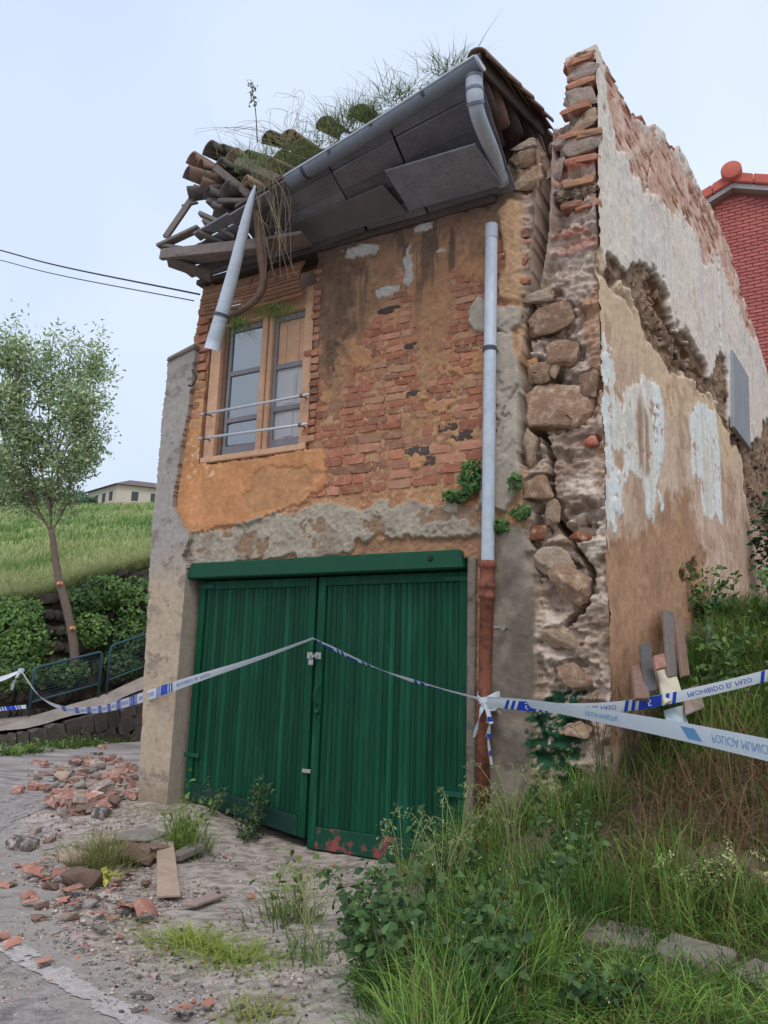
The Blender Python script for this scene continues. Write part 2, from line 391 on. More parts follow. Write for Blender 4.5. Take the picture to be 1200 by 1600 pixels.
# low wall as separate stone blocks under the path edge
pw = thing('low_wall', (fine[20][0], fine[20][1], 0), 'low dark mossy stone wall under the edge of the raised path', 'wall')
M_blk = mat('low_wall_stone', A(74, 66, 60), var=0.45, scale=7, bump=0.8, bscale=50, rnd=0.3, bdist=0.02)
bms = [brickmesh('stone_block', 50+i, M_blk, 0.09) for i in range(4)]
for i in range(0, k-5, 4):
    p, p2 = fine[i]-np.array([0, 0, .06]), fine[i+4]-np.array([0, 0, .06]); dd = p2-p; L_ = np.hypot(dd[0], dd[1]); hgt = 0.5*(p[2]+p2[2]); rows = max(1, int(round(hgt/0.33)))
    az = math.atan2(dd[1], dd[0])
    for r_ in range(rows):
        h_ = (hgt+0.1)/rows
        link('stone_block', bms[(i+r_) % 4], pw, MX(((p+p2)/2)[:2].tolist()+[-0.1+h_*(r_+0.5)-0.015], (0, -math.atan2(dd[2], L_)*0.9, az), (L_*1.03, 0.30+0.06*random.random(), h_*1.03)))
# meadow climbing to the skyline
def meadow_pt(px, t):            # t 0 at the retaining wall, 1 at the skyline
    pass
mw = [(-330, 985, 15.2), (-150, 968, 16.2), (0, 944, 17.2), (60, 940, 17.6), (110, 922, 18.0), (160, 905, 18.4), (232, 884, 19.0), (330, 850, 20.0), (460, 800, 21.5)]
W0 = np.array([atD(*p) for p in mw]); W0 = crv(W0, 90)
hx = np.linspace(-330, 460, 90); far = np.array([atD(px, 786+0.00009*(px-120)**2*(-1)+ (6 if px < 0 else 0), 150.0) for px in hx])
nt_ = 70; tt = (np.linspace(0, 1, nt_)**2.2)
V = []; 
for i, t in enumerate(tt):
    P = W0*(1-t)+far*t
    P[:, 2] += 0.5*np.sin(math.pi*min(1, t*1.0))*0.9*(1-t) + fb(P[:, 0], P[:, 1], 0.35, 3, 9)*0.35*min(1, 8*t)*(1-0.4*t)
    V.append(P)
for e in (1.6, 3.0):
    P = W0*(1-1)+far; P = P+(far-W0)*(e-1)*np.array([1, 1, 0]); P[:, 2] = far[:, 2]-1.5*e; V.append(P)
V = np.vstack(V); ni = nt_+2; idx = np.arange(ni*90).reshape(ni, 90)
F = np.stack([idx[:-1, :-1], idx[:-1, 1:], idx[1:, 1:], idx[1:, :-1]], -1).reshape(-1, 4)
M_mead = mat('meadow_grass_ground', A(92, 114, 56), var=0.5, scale=0.5, bump=0.6, bscale=9, col2=A(128, 134, 76), thr=(0.42, 0.62), bdist=0.1)
MEAD_V = V; _tag(obj('meadow', V, F, M_mead, None, None, True), kind='structure')
# ================================================================== the ruined house
house = thing('ruined_house', (-3.9, YF, 0.1), 'derelict two storey brick and stone house with sagging tiled roof and green gate', 'house')
M_wall = mat('old_wall_render', attr=True, rough=0.95, var=0.34, scale=16, bump=0.7, bscale=110, bdist=0.010, speck=[(60, A(96, 80, 66), .68, .76)])
def PY(lst, Y=YF): return np.array([onY(a, b, Y)[[0, 2]] for a, b in lst])
def PS(lst): return np.array([onS(a, b) for a, b in lst])
FW_out = PY([(312, 470), (318, 448), (450, 402), (700, 335), (778, 312), (790, 268), (800, 238), (826, 212), (846, 222), (851, 262), (856, 216), (868, 200), (881, 186),
             (889, 160), (877, 148), (885, 122), (880, 98), (897, 84), (924, 76), (936, 84), (960, 60)])
FW_out = np.vstack([[(-6.08, 5.2)], FW_out, [(-1.0, 7.5), (-1.0, -0.6), (-6.08, -0.6)]])
WIN = (-5.80, -4.37, 3.79, 5.99); GATE = (-5.80, -2.60, -1.0, 2.60)
crack1 = PY([(852, 205), (850, 300), (843, 400), (838, 452), (826, 500), (820, 560), (818, 640), (817, 668), (816, 720)])
crack2 = PY([(817, 668), (840, 668), (852, 690), (857, 720), (860, 752), (850, 785), (838, 800), (834, 845), (842, 868), (842, 890)])
crack3 = PY([(855, 800), (880, 830), (905, 865), (921, 893), (917, 925), (908, 950), (880, 975)])
crack4 = PY([(740, 780), (790, 640), (815, 600)]); crack5 = PY([(775, 660), (805, 645), (816, 640)])
pl_orange = PY([(306, 590), (322, 600), (320, 695), (330, 728), (475, 704), (508, 700), (512, 755), (470, 790), (432, 800), (395, 818), (350, 822), (300, 832), (268, 812), (262, 770), (276, 700), (290, 640)])
pl_grey = PY([(286, 838), (350, 830), (430, 805), (500, 790), (560, 795), (610, 782), (660, 790), (700, 783), (752, 788), (756, 836), (700, 832), (640, 838), (560, 842), (545, 866), (470, 872), (306, 884), (290, 868)])
pl_low = PY([(540, 846), (700, 826), (770, 800), (770, 880), (540, 884)])
pl_top = PY([(468, 395), (780, 300), (790, 345), (760, 395), (690, 420), (640, 415), (600, 470), (565, 520), (540, 600), (520, 640), (500, 560), (488, 480)])
pl_brick = PY([(560, 440), (640, 480), (700, 380), (760, 400), (760, 790), (480, 790), (470, 720), (500, 640), (540, 560)])
pl_mid = PY([(640, 400), (700, 380), (712, 470), (690, 560), (668, 640), (640, 690), (655, 560), (640, 470)])
pl_cem1 = PY([(738, 480), (748, 462), (775, 478), (822, 482), (812, 508), (795, 520), (745, 518), (733, 505)])
pl_cem2 = PY([(768, 520), (802, 522), (815, 590), (818, 690), (812, 760), (790, 800), (752, 790), (756, 620)])
pl_col = PY([(775, 815), (842, 830), (838, 950), (836, 1060), (832, 1180), (830, 1330), (760, 1330), (768, 1000)])
pl_strip = PY([(780, 330), (795, 315), (838, 320), (836, 450), (812, 470), (775, 470), (790, 405)])
white_pts = [(640, 418, 8, 24), (562, 394, 22, 9), (605, 456, 14, 7), (664, 358, 12, 5), (690, 395, 8, 4)]
green_p = PY([(826, 1092), (860, 1088), (905, 1082), (908, 1130), (902, 1180), (910, 1250), (880, 1262), (860, 1210), (838, 1225), (828, 1270)])
hollow = [(905, 800, 26, 16, .10), (902, 825, 24, 12, .14), (870, 712, 30, 20, .05), (905, 940, 14, 22, .05), (845, 300, 10, 60, .10), (885, 330, 42, 26, .06), (868, 655, 26, 10, .05)]
stones = [(860, 497, 40, 25, 'brown', .10), (876, 552, 28, 22, 'brown', .11), (831, 563, 9, 10, 'ochre', .07), (843, 583, 21, 18, 'brown', .09), (866, 575, 9, 14, 'tan', .06),
          (868, 632, 54, 36, 'brown', .17), (918, 598, 16, 20, 'brown', .08), (826, 700, 12, 27, 'tan', .08), (838, 765, 24, 24, 'brown', .10),
          (922, 688, 11, 8, 'red', .05), (905, 838, 20, 9, 'rust', .09), (838, 832, 13, 14, 'rust', .06), (868, 872, 38, 22, 'pale', .10), (882, 912, 40, 34, 'brown', .15),
          (872, 1000, 30, 20, 'tan', .08), (898, 1056, 32, 22, 'brown', .10), (900, 1140, 22, 14, 'tan', .06),
          (862, 800, 14, 22, 'tan', .05),
          (818, 226, 24, 9, 'grey', .11), (822, 246, 26, 11, 'tan', .10), (820, 275, 27, 20, 'tan', .09), (870, 222, 17, 12, 'grey', .10), (868, 262, 14, 22, 'grey', .08),
          (908, 108, 27, 14, 'grey', .06), (905, 148, 26, 16, 'grey', .055), (905, 188, 30, 14, 'tan', .05), (900, 226, 36, 14, 'grey', .06), (900, 300, 34, 12, 'dark', .04),
          (845, 462, 26, 10, 'pale', .08)]
CAPT = {}
def front(u, v):
    n1 = fb(u, v, 1.6, 4, 1); n2 = fb(u, v, 6, 4, 2); n3 = fb(u, v, 22, 4, 3); n4 = fb(u, v, 3.2, 4, 4); n5 = fb(u, v, 55, 2, 6)
    n6 = fb(u*3.5, v*0.45, 4, 3, 14)                 # vertical runs
    pier = sst(-2.16, -2.02, u+0.02*n2)
    plast = sst(.02, -.02, np.minimum(np.minimum(sdp(u, v, pl_orange), sdp(u, v, pl_cem2)), np.minimum(sdp(u, v, pl_cem1), sdp(u, v, pl_col))))
    h = (0.007*n3+0.005*n5+0.008*n2)*(1-.7*plast)
    col = mixc(np.tile(A(166, 122, 84), (len(u), 1)), sst(-.2, .6, n2), A(150, 104, 72)); col = mixc(col, sst(.1, .7, n3)*.6, A(180, 146, 108))
    # grimy ochre render left over the bricks
    def lay(m_, c, dh, var=0.15):
        nonlocal h, col
        h = h+m_*dh; col = mixc(col, m_, np.asarray(c)[None]*(1+var*(n2+0.5*n3))[:, None])
    inbr = sst(-4.40, -4.36, u)*sst(3.30, 3.4, v)*(1-pier)
    och = sst(0.10, 0.26, n4+0.4*n2+.25*n3-.42*sst(.1, -.25, sdp(u, v, pl_brick)))*inbr
    lay(och, A(166, 120, 80), 0.014)
    CAPT['n4'] = None
    mtop = sst(0.10, -0.08, sdp(u, v, pl_top)+0.12*n2+.06*n3); lay(mtop, A(146, 110, 80), 0.016)
    lay(sst(0.06, -0.05, sdp(u, v, pl_mid)+0.12*n2), A(160, 118, 82), 0.012)
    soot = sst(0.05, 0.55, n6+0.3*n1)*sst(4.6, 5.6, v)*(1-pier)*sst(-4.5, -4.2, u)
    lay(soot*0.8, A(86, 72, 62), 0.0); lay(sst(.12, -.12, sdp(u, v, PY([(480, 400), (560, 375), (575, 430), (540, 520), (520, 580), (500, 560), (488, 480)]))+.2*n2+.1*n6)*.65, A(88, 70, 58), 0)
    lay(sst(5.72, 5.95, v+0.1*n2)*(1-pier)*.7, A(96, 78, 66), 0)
    for (a, b, rx, ry) in white_pts:
        c0 = onY(a, b)[[0, 2]]; e = onY(a+rx, b)[[0, 2]]; f_ = onY(a, b+ry)[[0, 2]]
        d = np.hypot((u-c0[0])/abs(e[0]-c0[0]), (v-c0[1])/abs(f_[1]-c0[1]))+0.7*n2+.3*n3
        lay(sst(1.05, 0.9, d), A(176, 168, 160), 0.012)
    # plaster coats
    s_o = sdp(u, v, pl_orange)+0.035*n2+0.02*n3
    m_o = sst(0.008, -0.008, s_o); pit = sst(0.5, 0.62, n3+0.4*n5)*0.6
    flaked = sst(-.02, .02, sdp(u, v, PY([(395, 735), (480, 722), (505, 740), (470, 790), (400, 812), (385, 800), (378, 775), (392, 765)]))*-1+0.05*n2-.02)
    lay(m_o, A(190, 130, 80), 0.032, 0.16); lay(m_o*sst(-5.5, -5.9, u+.1*n1)*sst(3.6, 4.6, v), A(196, 148, 94), 0); lay(m_o*sst(-.1, .5, n4+.4*n1)*.5, A(172, 116, 74), 0)
    lay(m_o*flaked, A(176, 126, 82), -0.016); lay(m_o*pit*sst(.2, .6, n1), A(214, 190, 150), -0.004)
    s_g = sdp(u, v, pl_grey)+0.05*n2+0.025*n3
    m_g = sst(0.010, -0.010, s_g); lay(m_g, A(158, 146, 128), 0.036, 0.14); lay(m_g*sst(0, .5, n4), A(138, 122, 104), 0.0)
    lay(m_g*sst(.35, .55, n2+.3*n3), A(130, 104, 80), -0.016)
    lay(sst(0.02, -0.02, sdp(u, v, pl_low)+0.05*n2)*(1-m_g), A(150, 112, 80), -0.006); 
    h = h-0.02*sst(0.012, 0.004, np.abs(s_g+0.075+.02*n3))*m_g*sst(.0, .3, n1)
    # strip beside the crack, cement round the pipe, concrete column
    lay(sst(0.03, -0.02, sdp(u, v, pl_strip)+.04*n2), A(176, 138, 100), 0.035)
    for pl in (pl_cem1, pl_cem2):
        lay(sst(0.008, -0.008, sdp(u, v, pl)+.02*n2), A(160, 148, 132), 0.045, 0.10)
    s_c = sdp(u, v, pl_col)+.02*n2
    lay(sst(0.01, -0.01, s_c), A(138, 124, 108), 0.040, 0.16); lay(sst(0.01, -0.01, s_c)*sst(-.1, .5, n1+n4*.5), A(106, 94, 82), 0)
    # broken wall end: rubble core in lime mortar
    mcol = mixc(np.tile(A(172, 150, 130), (len(u), 1)), sst(-.2, .5, n4), A(190, 172, 156)); mcol = mixc(mcol, sst(.15, .7, n2)*.6, A(138, 110, 88))
    upz = sst(5.2, 5.7, v+.2*n1)
    mcol = mixc(mcol, upz*.7, A(160, 138, 128))
    pm = pier*(1-sst(0.01, -0.01, s_c))
    col = mixc(col, pm, mcol)
    strat = fb(u*0.8, v*5, 3.2, 4, 61)
    rid = 1-np.abs(fb(u, v, 7, 4, 63)); rid2 = 1-np.abs(fb(u*.8, v*1.4, 15, 3, 64))
    h = h+pm*(.008*fb(u, v, 45, 3, 66)+0.045*n4+0.03*strat+0.020*n2+0.010*n3-0.06+.028*(rid-.6)+.018*(rid2-.6)+.03*upz); col = mixc(col, pm*sst(.75, .4, rid)*.55, A(126, 100, 82)); col = mixc(col, pm*sst(.85, 1.0, rid2)*.4, A(190, 172, 154))
    lay(pm*sst(.15, .6, strat)*upz, A(176, 108, 88), 0.006)
    lay(sst(0.0, -0.05, sdp(u, v, PY([(895, 470), (942, 430), (942, 780), (925, 700), (915, 560)]))+.06*n2)*.7, A(160, 112, 74), .01)
    gm = sst(0.015, -0.015, sdp(u, v, green_p)+.05*n2+.05*n3)*sst(.55, .35, n3+.4*n5)
    lay(gm, A(34, 74, 48), 0.004)
    lay(sst(0.9, 0.3, v+.2*n2)*pier*.6, A(110, 90, 70), 0)
    for (a, b, rx, ry, dp) in hollow:
        c0 = onY(a, b)[[0, 2]]; e = onY(a+rx, b)[[0, 2]]; f_ = onY(a, b+ry)[[0, 2]]
        d = np.hypot((u-c0[0])/abs(e[0]-c0[0]), (v-c0[1])/abs(f_[1]-c0[1]))+0.5*n2+.2*n3
        h = h-dp*sst(1.1, 0.7, d)
    for (a, b, rx, ry, k, dp) in stones:               # open joints round the stones
        c0 = onY(a, b)[[0, 2]]; ex = abs(onY(a+rx, b)[0]-c0[0]); ez = abs(onY(a, b+ry)[2]-c0[1])
        d = np.hypot((u-c0[0])/ex, (v-c0[1])/ez)+.18*n2+.12*n3; rg = sst(1.32, 1.12, d); h = h-.055*rg*pier
    def cut(pl, wd, dp):
        nonlocal h
        d = sdl(u, v, pl)+0.012*n2+.008*n3; h = h-dp*sst(wd, wd*0.55, d)
    wz = 0.024+0.045*sst(4.75, 5.5, v)
    d1 = sdl(u, v, crack1)+.016*fb(u, v, 3, 2, 71); m1 = sst(1.9, 1.1, d1/wz)*sst(4.7, 5.0, v); h = h*(1-m1)+(.012+.006*n4)*m1; col = mixc(col, m1*.6, A(128, 108, 92)); h = h-0.95*sst(1.0, .86, d1/wz)
    cut(crack2, 0.030, .4); cut(crack3, .028, .35); cut(crack4, .008, .03); cut(crack5, .008, .03)
    keep = (sdp(u, v, FW_out)+0.02*n2*(v > 5.3) < 0)
    keep &= ~((u > WIN[0]) & (u < WIN[1]+0.02*n3) & (v > WIN[2]+.02*n3) & (v < WIN[3]))
    keep &= ~((u > GATE[0]) & (u < GATE[1]+.012*n3) & (v < GATE[3]))
    keep &= u < -1.422
    CAPT['cover'] = (u, v, np.maximum(np.maximum(och, mtop), sst(.06, -.05, sdp(u, v, pl_mid)+.12*n2)))
    return h, np.clip(col, 0.01, .85), keep
us = np.arange(-6.10, -1.40, 0.0125); vsz = np.arange(-0.3, 7.45, 0.0125)
fwall = relief('front_wall', us, vsz, lambda u, v: np.stack([u, np.full_like(u, YF), v], 1), (0, -1, 0), front, M_wall, house, 0.30)
cover = CAPT['cover'][2].reshape(len(us), len(vsz))

# bricks showing through the front
brk = {k: mat('brick_'+k, A(*c), var=0.30, scale=14, bump=0.7, bscale=70, rnd=0.18, bdist=0.01, col2=A(166, 128, 96), thr=((.52, .70) if k != 'dark' else (.7, .8))) for k, c in
       dict(red=(156, 96, 72), pink=(168, 114, 90), tan=(164, 122, 92), dark=(76, 64, 58), orange=(168, 106, 76), brown=(138, 96, 74)).items()}
bmesh_v = {k: [brickmesh('brick', 100+7*i+len(k), m_, 0.07) for i in range(4)] for k, m_ in brk.items()}
zc = 3.33; row = 0; nb = 0
while zc < 5.95:
    ch = 0.098 if zc < 3.85 else 0.071
    bl = 0.27 if zc < 3.95 else 0.25
    xx = -4.36+(-0.13 if row % 2 else 0)+random.uniform(-.03, .03)
    while xx < -2.14:
        L_ = bl*random.choice((1, 1, .95, .55))*random.uniform(.9, 1.05); xc = xx+L_/2; xx += L_+0.010
        if xc < -4.35 or xc > -2.16: continue
        i0 = np.clip(int((xc+6.10)/.0125), 0, len(us)-1); j0 = np.clip(int((zc+.3)/.0125), 0, len(vsz)-1)
        if cover[i0-5:i0+6, j0-2:j0+3].mean() > 0.90: continue
        if zc > 5.75 or (xc > -2.36 and (3.2 < zc < 4.75)): continue
        lowz = zc < 4.55
        r_ = random.random()
        kind = ('dark' if r_ < (.08 if lowz else .02) else 'red' if r_ < .40 else 'pink' if r_ < .62 else 'orange' if r_ < .70 else 'brown' if r_ < .88 else 'tan')
        link('brick', random.choice(bmesh_v[kind]), fwall, MX((xc, YF+0.018+random.uniform(-.006, .004), zc+random.uniform(-.003, .003)), (random.uniform(-.03, .03), random.uniform(-.03, .03), random.uniform(-.04, .04)), (L_*random.uniform(.98, 1.05), 0.05, (ch-0.008)*random.uniform(.90, 1.05)))); nb += 1
    zc += ch; row += 1
# torn brick ends along the right side of the window and the left edge of the wall
for i in range(24):
    zc = 3.9+i*0.084
    if zc > 5.8: break
    link('brick', random.choice(bmesh_v[random.choice(('red', 'pink', 'brown', 'tan'))]), fwall, MX((-4.335+random.uniform(-.012, .02), YF-.004, zc), (0, random.uniform(-.06, .06), 0), (0.085+random.uniform(-.02, .03), .055, .062)))
for i in range(15):
    zc = 4.25+i*0.115
    if zc > 5.9: break
    link('brick', random.choice(bmesh_v[random.choice(('red', 'orange', 'pink', 'brown', 'tan'))]), fwall, MX((-5.90+random.uniform(-.03, .03), YF-.006, zc), (0, random.uniform(-.08, .08), 0), (0.14+random.uniform(-.03, .05), .06, .085)))
print('front bricks', nb)

# stones of the broken wall end
M_st = {k: mat('stone_'+k, A(*c), var=0.5, scale=13, bump=1.0, bscale=55, rnd=0.15, bdist=0.03, col2=A(172, 148, 124), thr=(.50, .70)) for k, c in
        dict(brown=(144, 112, 88), tan=(162, 134, 108), ochre=(170, 124, 74), grey=(158, 138, 126), pale=(172, 150, 126), rust=(130, 76, 50), dark=(78, 62, 52), red=(176, 96, 74)).items()}
for i, (a, b, rx, ry, k, dp) in enumerate(stones):
    c0 = onY(a, b); e = onY(a+rx, b); f_ = onY(a, b-ry)
    me = rockmesh('stone', 20+i, M_st[k], 4, 0.36, 0.62, 1.7)
    link('stone', me, fwall, MX((c0[0], YF+0.030, c0[2]), (random.uniform(-.12, .12), random.uniform(-.2, .2)+0.05, random.uniform(-.1, .1)), (2.25*abs(e[0]-c0[0]), 2*dp*.58, 2.25*abs(f_[2]-c0[2]))))
# brick courses in the tall end
for (a, b, L_, k) in [(908, 92, .34, 'pink'), (912, 126, .32, 'pink'), (904, 168, .32, 'pink'), (925, 206, .26, 'tan'), (900, 209, .24, 'pink'), (912, 246, .36, 'pink'), (908, 284, .34, 'tan'), (922, 316, .26, 'pink'), (898, 318, .24, 'brown'),
                      (812, 410, .24, 'red'), (800, 428, .2, 'pink'), (818, 440, .22, 'orange'), (805, 395, .22, 'brown'), (822, 365, .12, 'brown')]:
    c0 = onY(a, b); link('brick', random.choice(bmesh_v[k]), fwall, MX((c0[0]-.03, YF+.046+random.uniform(-.01, .012), c0[2]), (random.uniform(-.1, .1), random.uniform(-.06, .06), random.uniform(-.08, .08)), (L_*.86, .12, .066)))

# ------------------------------------------------------------------ gable wall
S_top = PS([(930, 78), (945, 104), (985, 180), (1010, 196), (1022, 197), (1034, 206), (1048, 236), (1058, 232), (1068, 246), (1085, 284), (1101, 310), (1112, 326), (1122, 348), (1140, 400), (1160, 468), (1185, 545), (1199, 592)])
S_out = np.vstack([[(0.0, 0.0)], [(0.0, S_top[0][1]-0.02)], S_top, [(9.6, 6.2)], [(9.6, 0.0)]])
sp_brick = PS([(938, 90), (985, 178), (1050, 236), (1122, 346), (1160, 470), (1180, 540), (1166, 520), (1118, 400), (1100, 420), (1072, 340), (1040, 330), (1000, 290), (975, 250), (952, 200)])
sp_break = PS([(972, 420), (985, 404), (1000, 412), (1012, 418), (1040, 470), (1050, 520), (1085, 560), (1112, 590), (1122, 640), (1085, 606), (1040, 566), (1002, 510), (980, 452), (948, 430), (943, 405)])
sp_break2 = PS([(1122, 545), (1132, 555), (1136, 660), (1166, 702), (1205, 640), (1205, 850), (1168, 806), (1160, 720), (1118, 640), (1112, 600)])
sp_w = [PS(p) for p in ([(943, 528), (958, 552), (962, 600), (975, 640), (978, 690), (968, 716), (954, 690), (968, 735), (966, 775), (973, 795), (960, 790), (962, 832), (954, 808), (946, 835), (941, 850)],
                        [(968, 640), (985, 600), (1004, 588), (1012, 590), (1036, 640), (1038, 690), (1028, 742), (1020, 818), (1008, 800), (1003, 760), (985, 736), (976, 760), (968, 800), (958, 790), (964, 740), (985, 705)],
                        [(1076, 655), (1090, 630), (1118, 648), (1127, 720), (1128, 818), (1119, 806), (1100, 812), (1096, 745), (1080, 742)],
                        [(1015, 600), (1028, 610), (1036, 660), (1030, 720), (1022, 740)], [(1029, 765), (1036, 790), (1030, 782)])]
sp_rust = [PS(p) for p in ([(990, 640), (1000, 600), (1004, 640), (1006, 740), (996, 735)], [(1007, 640), (1014, 650), (1015, 745), (1008, 740)])]
sp_low = PS([(944, 860), (1000, 830), (1060, 780), (1085, 800), (1100, 880), (1110, 960), (1000, 1080), (900, 1300), (930, 1000)])
sp_hole = [(1086, 892, 8, 18, .10), (1080, 560, 26, 30, .07), (1030, 470, 16, 40, .08), (1068, 900, 6, 10, .04)]
def side(u, v):
    n1 = fb(u, v, 1.1, 4, 101); n2 = fb(u, v, 5, 4, 102); n3 = fb(u, v, 18, 3, 103); n4 = fb(u, v, 2.6, 4, 104)
    st = fb(u*4.5, v*0.35, 2.2, 4, 105)
    h = 0.004*n2+0.0025*n3+0.010*n1
    col = mixc(np.tile(A(206, 174, 148), (len(u), 1)), sst(-.2, .5, n4), A(194, 160, 134))
    def lay(m_, c, dh, var=0.10):
        nonlocal h, col
        h = h+m_*dh; col = mixc(col, m_, np.asarray(c)[None]*(1+var*(n2+0.5*n3))[:, None])
    up = sst(5.15, 5.25, v+0.12*n2+0.03*u)
    lay(up, A(218, 204, 188), 0.03); lay(up*sst(-.1, .6, n4)*.40, A(214, 192, 166), 0.0); lay(up*sst(0.1, .7, st)*.5, A(192, 186, 188), 0)
    lay(up*sst(.45, .7, n2+.4*n3)*.5, A(160, 146, 136), -.003)
    bm_ = sst(0.06, -0.06, sdp(u, v, sp_brick)+.15*n2+.08*n3)
    lay(bm_*.85, A(194, 146, 122), -0.02, .16); lay(bm_*sst(.1, .5, n2), A(204, 172, 150), 0.008)
    lay((1-up)*sst(0.1, .6, st)*.6, A(172, 140, 112), 0)
    tanm = (1-up)*sst(4.2, 4.7, v+.2*n1); lay(tanm, A(206, 176, 140), 0.0)
    lay(sst(.15, -.1, sdp(u, v, sp_low)+.25*n2), A(174, 130, 96), -.004, .2)
    lay((1-up)*sst(.35, .7, n2+.4*n1)*.5, A(150, 110, 80), -.004)
    for p in sp_w:
        m_ = sst(0.007, -0.007, sdp(u, v, p)+0.05*n2+.05*st+.03*n3)*sst(.62, .5, n2*.6+n3*.7); lay(m_, A(232, 220, 210), 0.007, .05); lay(m_*sst(-.2, .5, st)*.75, A(208, 192, 168), 0)
    for p in sp_rust: lay(sst(.05, -.05, sdp(u, v, p)+.06*st)*.8, A(150, 100, 62), 0)
    bk = sst(0.012, -0.012, sdp(u, v, sp_break)+.10*fb(u, v, 3, 3, 72)); bk2 = sst(0.012, -0.012, sdp(u, v, sp_break2)+.16*fb(u, v, 3, 3, 73))
    b_ = np.maximum(bk, bk2); lay(b_, A(144, 116, 90), -0.045, .3); h = h+b_*(0.022*n2+.018*n3+.01*n4); lay(b_*sst(0, .5, n2), A(100, 76, 58), -.012)
    lay(sst(.06, 0.0, np.abs(v-5.05-0.03*u+.08*n2))*(1-bk)*sst(1.1, .7, u), A(176, 150, 128), -.03)
    for (a, b, rx, ry, dp) in sp_hole:
        c0 = onS(a, b); e = onS(a+rx, b); f_ = onS(a, b+ry)
        d = np.hypot((u-c0[0])/abs(e[0]-c0[0]), (v-c0[1])/abs(f_[1]-c0[1]))+.5*n2+.2*n3; m_ = sst(1.1, .75, d); lay(m_, A(120, 90, 66), -dp)
    for pl in ([(1006, 300), (1012, 260), (1006, 240)], [(1098, 880), (1104, 910), (1108, 930)], [(1045, 560), (1047, 640)], [(1118, 400), (1121, 470), (1123, 560)], [(1015, 330), (1008, 290), (1016, 240)]):
        h = h-0.05*sst(.02, .008, sdl(u, v, PS(pl))+.012*n2+.008*n3)
    keep = (sdp(u, v, S_out)+0.03*n3+.02*n2 < 0) & (u > .015+.03*n2+.02*n3)
    return h, np.clip(col, .01, .85), keep
ss = np.concatenate([np.arange(-0.004, 2.4, 0.016), np.arange(2.4, 9.6, 0.034)])
swall = relief('gable_wall', ss, np.arange(0.0, 8.5, 0.0155), lambda u, v: np.stack([SP0[0]+SDIR[0]*u, SP0[1]+SDIR[1]*u, v], 1), (SN[0], SN[1], 0), side, M_wall, house, 0.29, lambda u, v: (u < .14) & (v < 7.2))
# brick edges and broken pieces along the top of the gable wall
ang = math.pi/2-SA
pk = [brickmesh('brick', 300+i, brk[k], 0.08) for i, k in enumerate(('pink', 'red', 'tan', 'pink'))]
for i in range(len(S_top)-1):
    a, b = S_top[i], S_top[i+1]; L_ = np.hypot(*(b-a)); nbk = max(1, int(L_/0.24))
    for j in range(nbk):
        t = (j+.5)/nbk; p = a+(b-a)*t
        for r_ in range(3):
            if random.random() < .12+.15*r_: continue
            q_ = S3(p[0]+random.uniform(-.05, .05), p[1]-0.03-r_*.085+random.uniform(-.015, .02), -0.045 if r_ else -.09)
            link('brick', random.choice(pk), swall, MX(q_, (0, random.uniform(-.05, .05), ang+random.uniform(-.06, .06)), (.23*random.uniform(.7, 1.05), .11 if r_ else .22, .065)))
# brick courses where the plaster has fallen near the top of the gable
nbg = 0; zc = 8.15; rowk = 0
while zc > 5.6 and nbg < 190:
    sx = .15+(.13 if rowk % 2 else 0)
    while sx < 7.2:
        L_ = .25; sc_ = sx+L_/2; sx += L_+.012
        q1 = np.array([sc_]); q2 = np.array([zc])
        if sdp(q1, q2, sp_brick)[0] > -.03 or sdp(q1, q2, S_out)[0] > -.05 or random.random() < .22: continue
        link('brick', random.choice(pk), swall, MX(S3(sc_, zc, -.012+random.uniform(-.006, .006)), (0, random.uniform(-.02, .02), ang), (L_*random.uniform(.9, 1), .05, .062*random.uniform(.85, 1.05)))); nbg += 1
    zc -= .082; rowk += 1
# stones in the broken band
_rkc = {}
def _rk(i, k):
    if (i, k) not in _rkc: _rkc[(i, k)] = rockmesh('stone', i, M_st[k], 2)
    return _rkc[(i, k)]
for i in range(46):
    t = i/46
    p = np.array([978, 440])*(1-t)+np.array([1118, 622])*t+np.array([random.uniform(-14, 22), random.uniform(-34, 12)])
    s_ = onS(*p); q_ = S3(s_[0], s_[1], -.05+random.uniform(-.015, .01)); w_ = random.uniform(.07, .18)
    if sdp(np.array([s_[0]]), np.array([s_[1]]), sp_break)[0] > 0.03: continue
    link('stone', _rk(400+i % 9, random.choice(('brown', 'dark', 'brown', 'tan'))), swall, MX(q_, (random.uniform(-.3, .3), random.uniform(-.5, .5), ang), (w_, .10, w_*.7)))
for i in range(40):
    p = np.array([random.uniform(1122, 1199), random.uniform(560, 830)]); s_ = onS(*p)
    if sdp(np.array([s_[0]]), np.array([s_[1]]), sp_break2)[0] > 0: continue
    w_ = random.uniform(.12, .28); link('stone', _rk(400+i % 9, random.choice(('brown', 'dark', 'brown'))), swall, MX(S3(s_[0], s_[1], -.05), (random.uniform(-.3, .3), random.uniform(-.5, .5), ang), (w_, .16, w_*.6)))
# grey board over the old opening in the gable
M_bluegrey = mat('grey_board', A(140, 142, 146), var=.2, scale=3, bump=.2, bscale=40)
b0, b1, b2, b3 = (onS(*p) for p in ((1137, 548), (1162, 590), (1165, 702), (1139, 668)))
mb = MB(); mb.hexa([S3(*b3, .01), S3(*b2, .01), S3(*b2, .07), S3(*b3, .07), S3(*b0, .01), S3(*b1, .01), S3(*b1, .07), S3(*b0, .07)]); mb.build('board', M_bluegrey, house, bevel=.006)
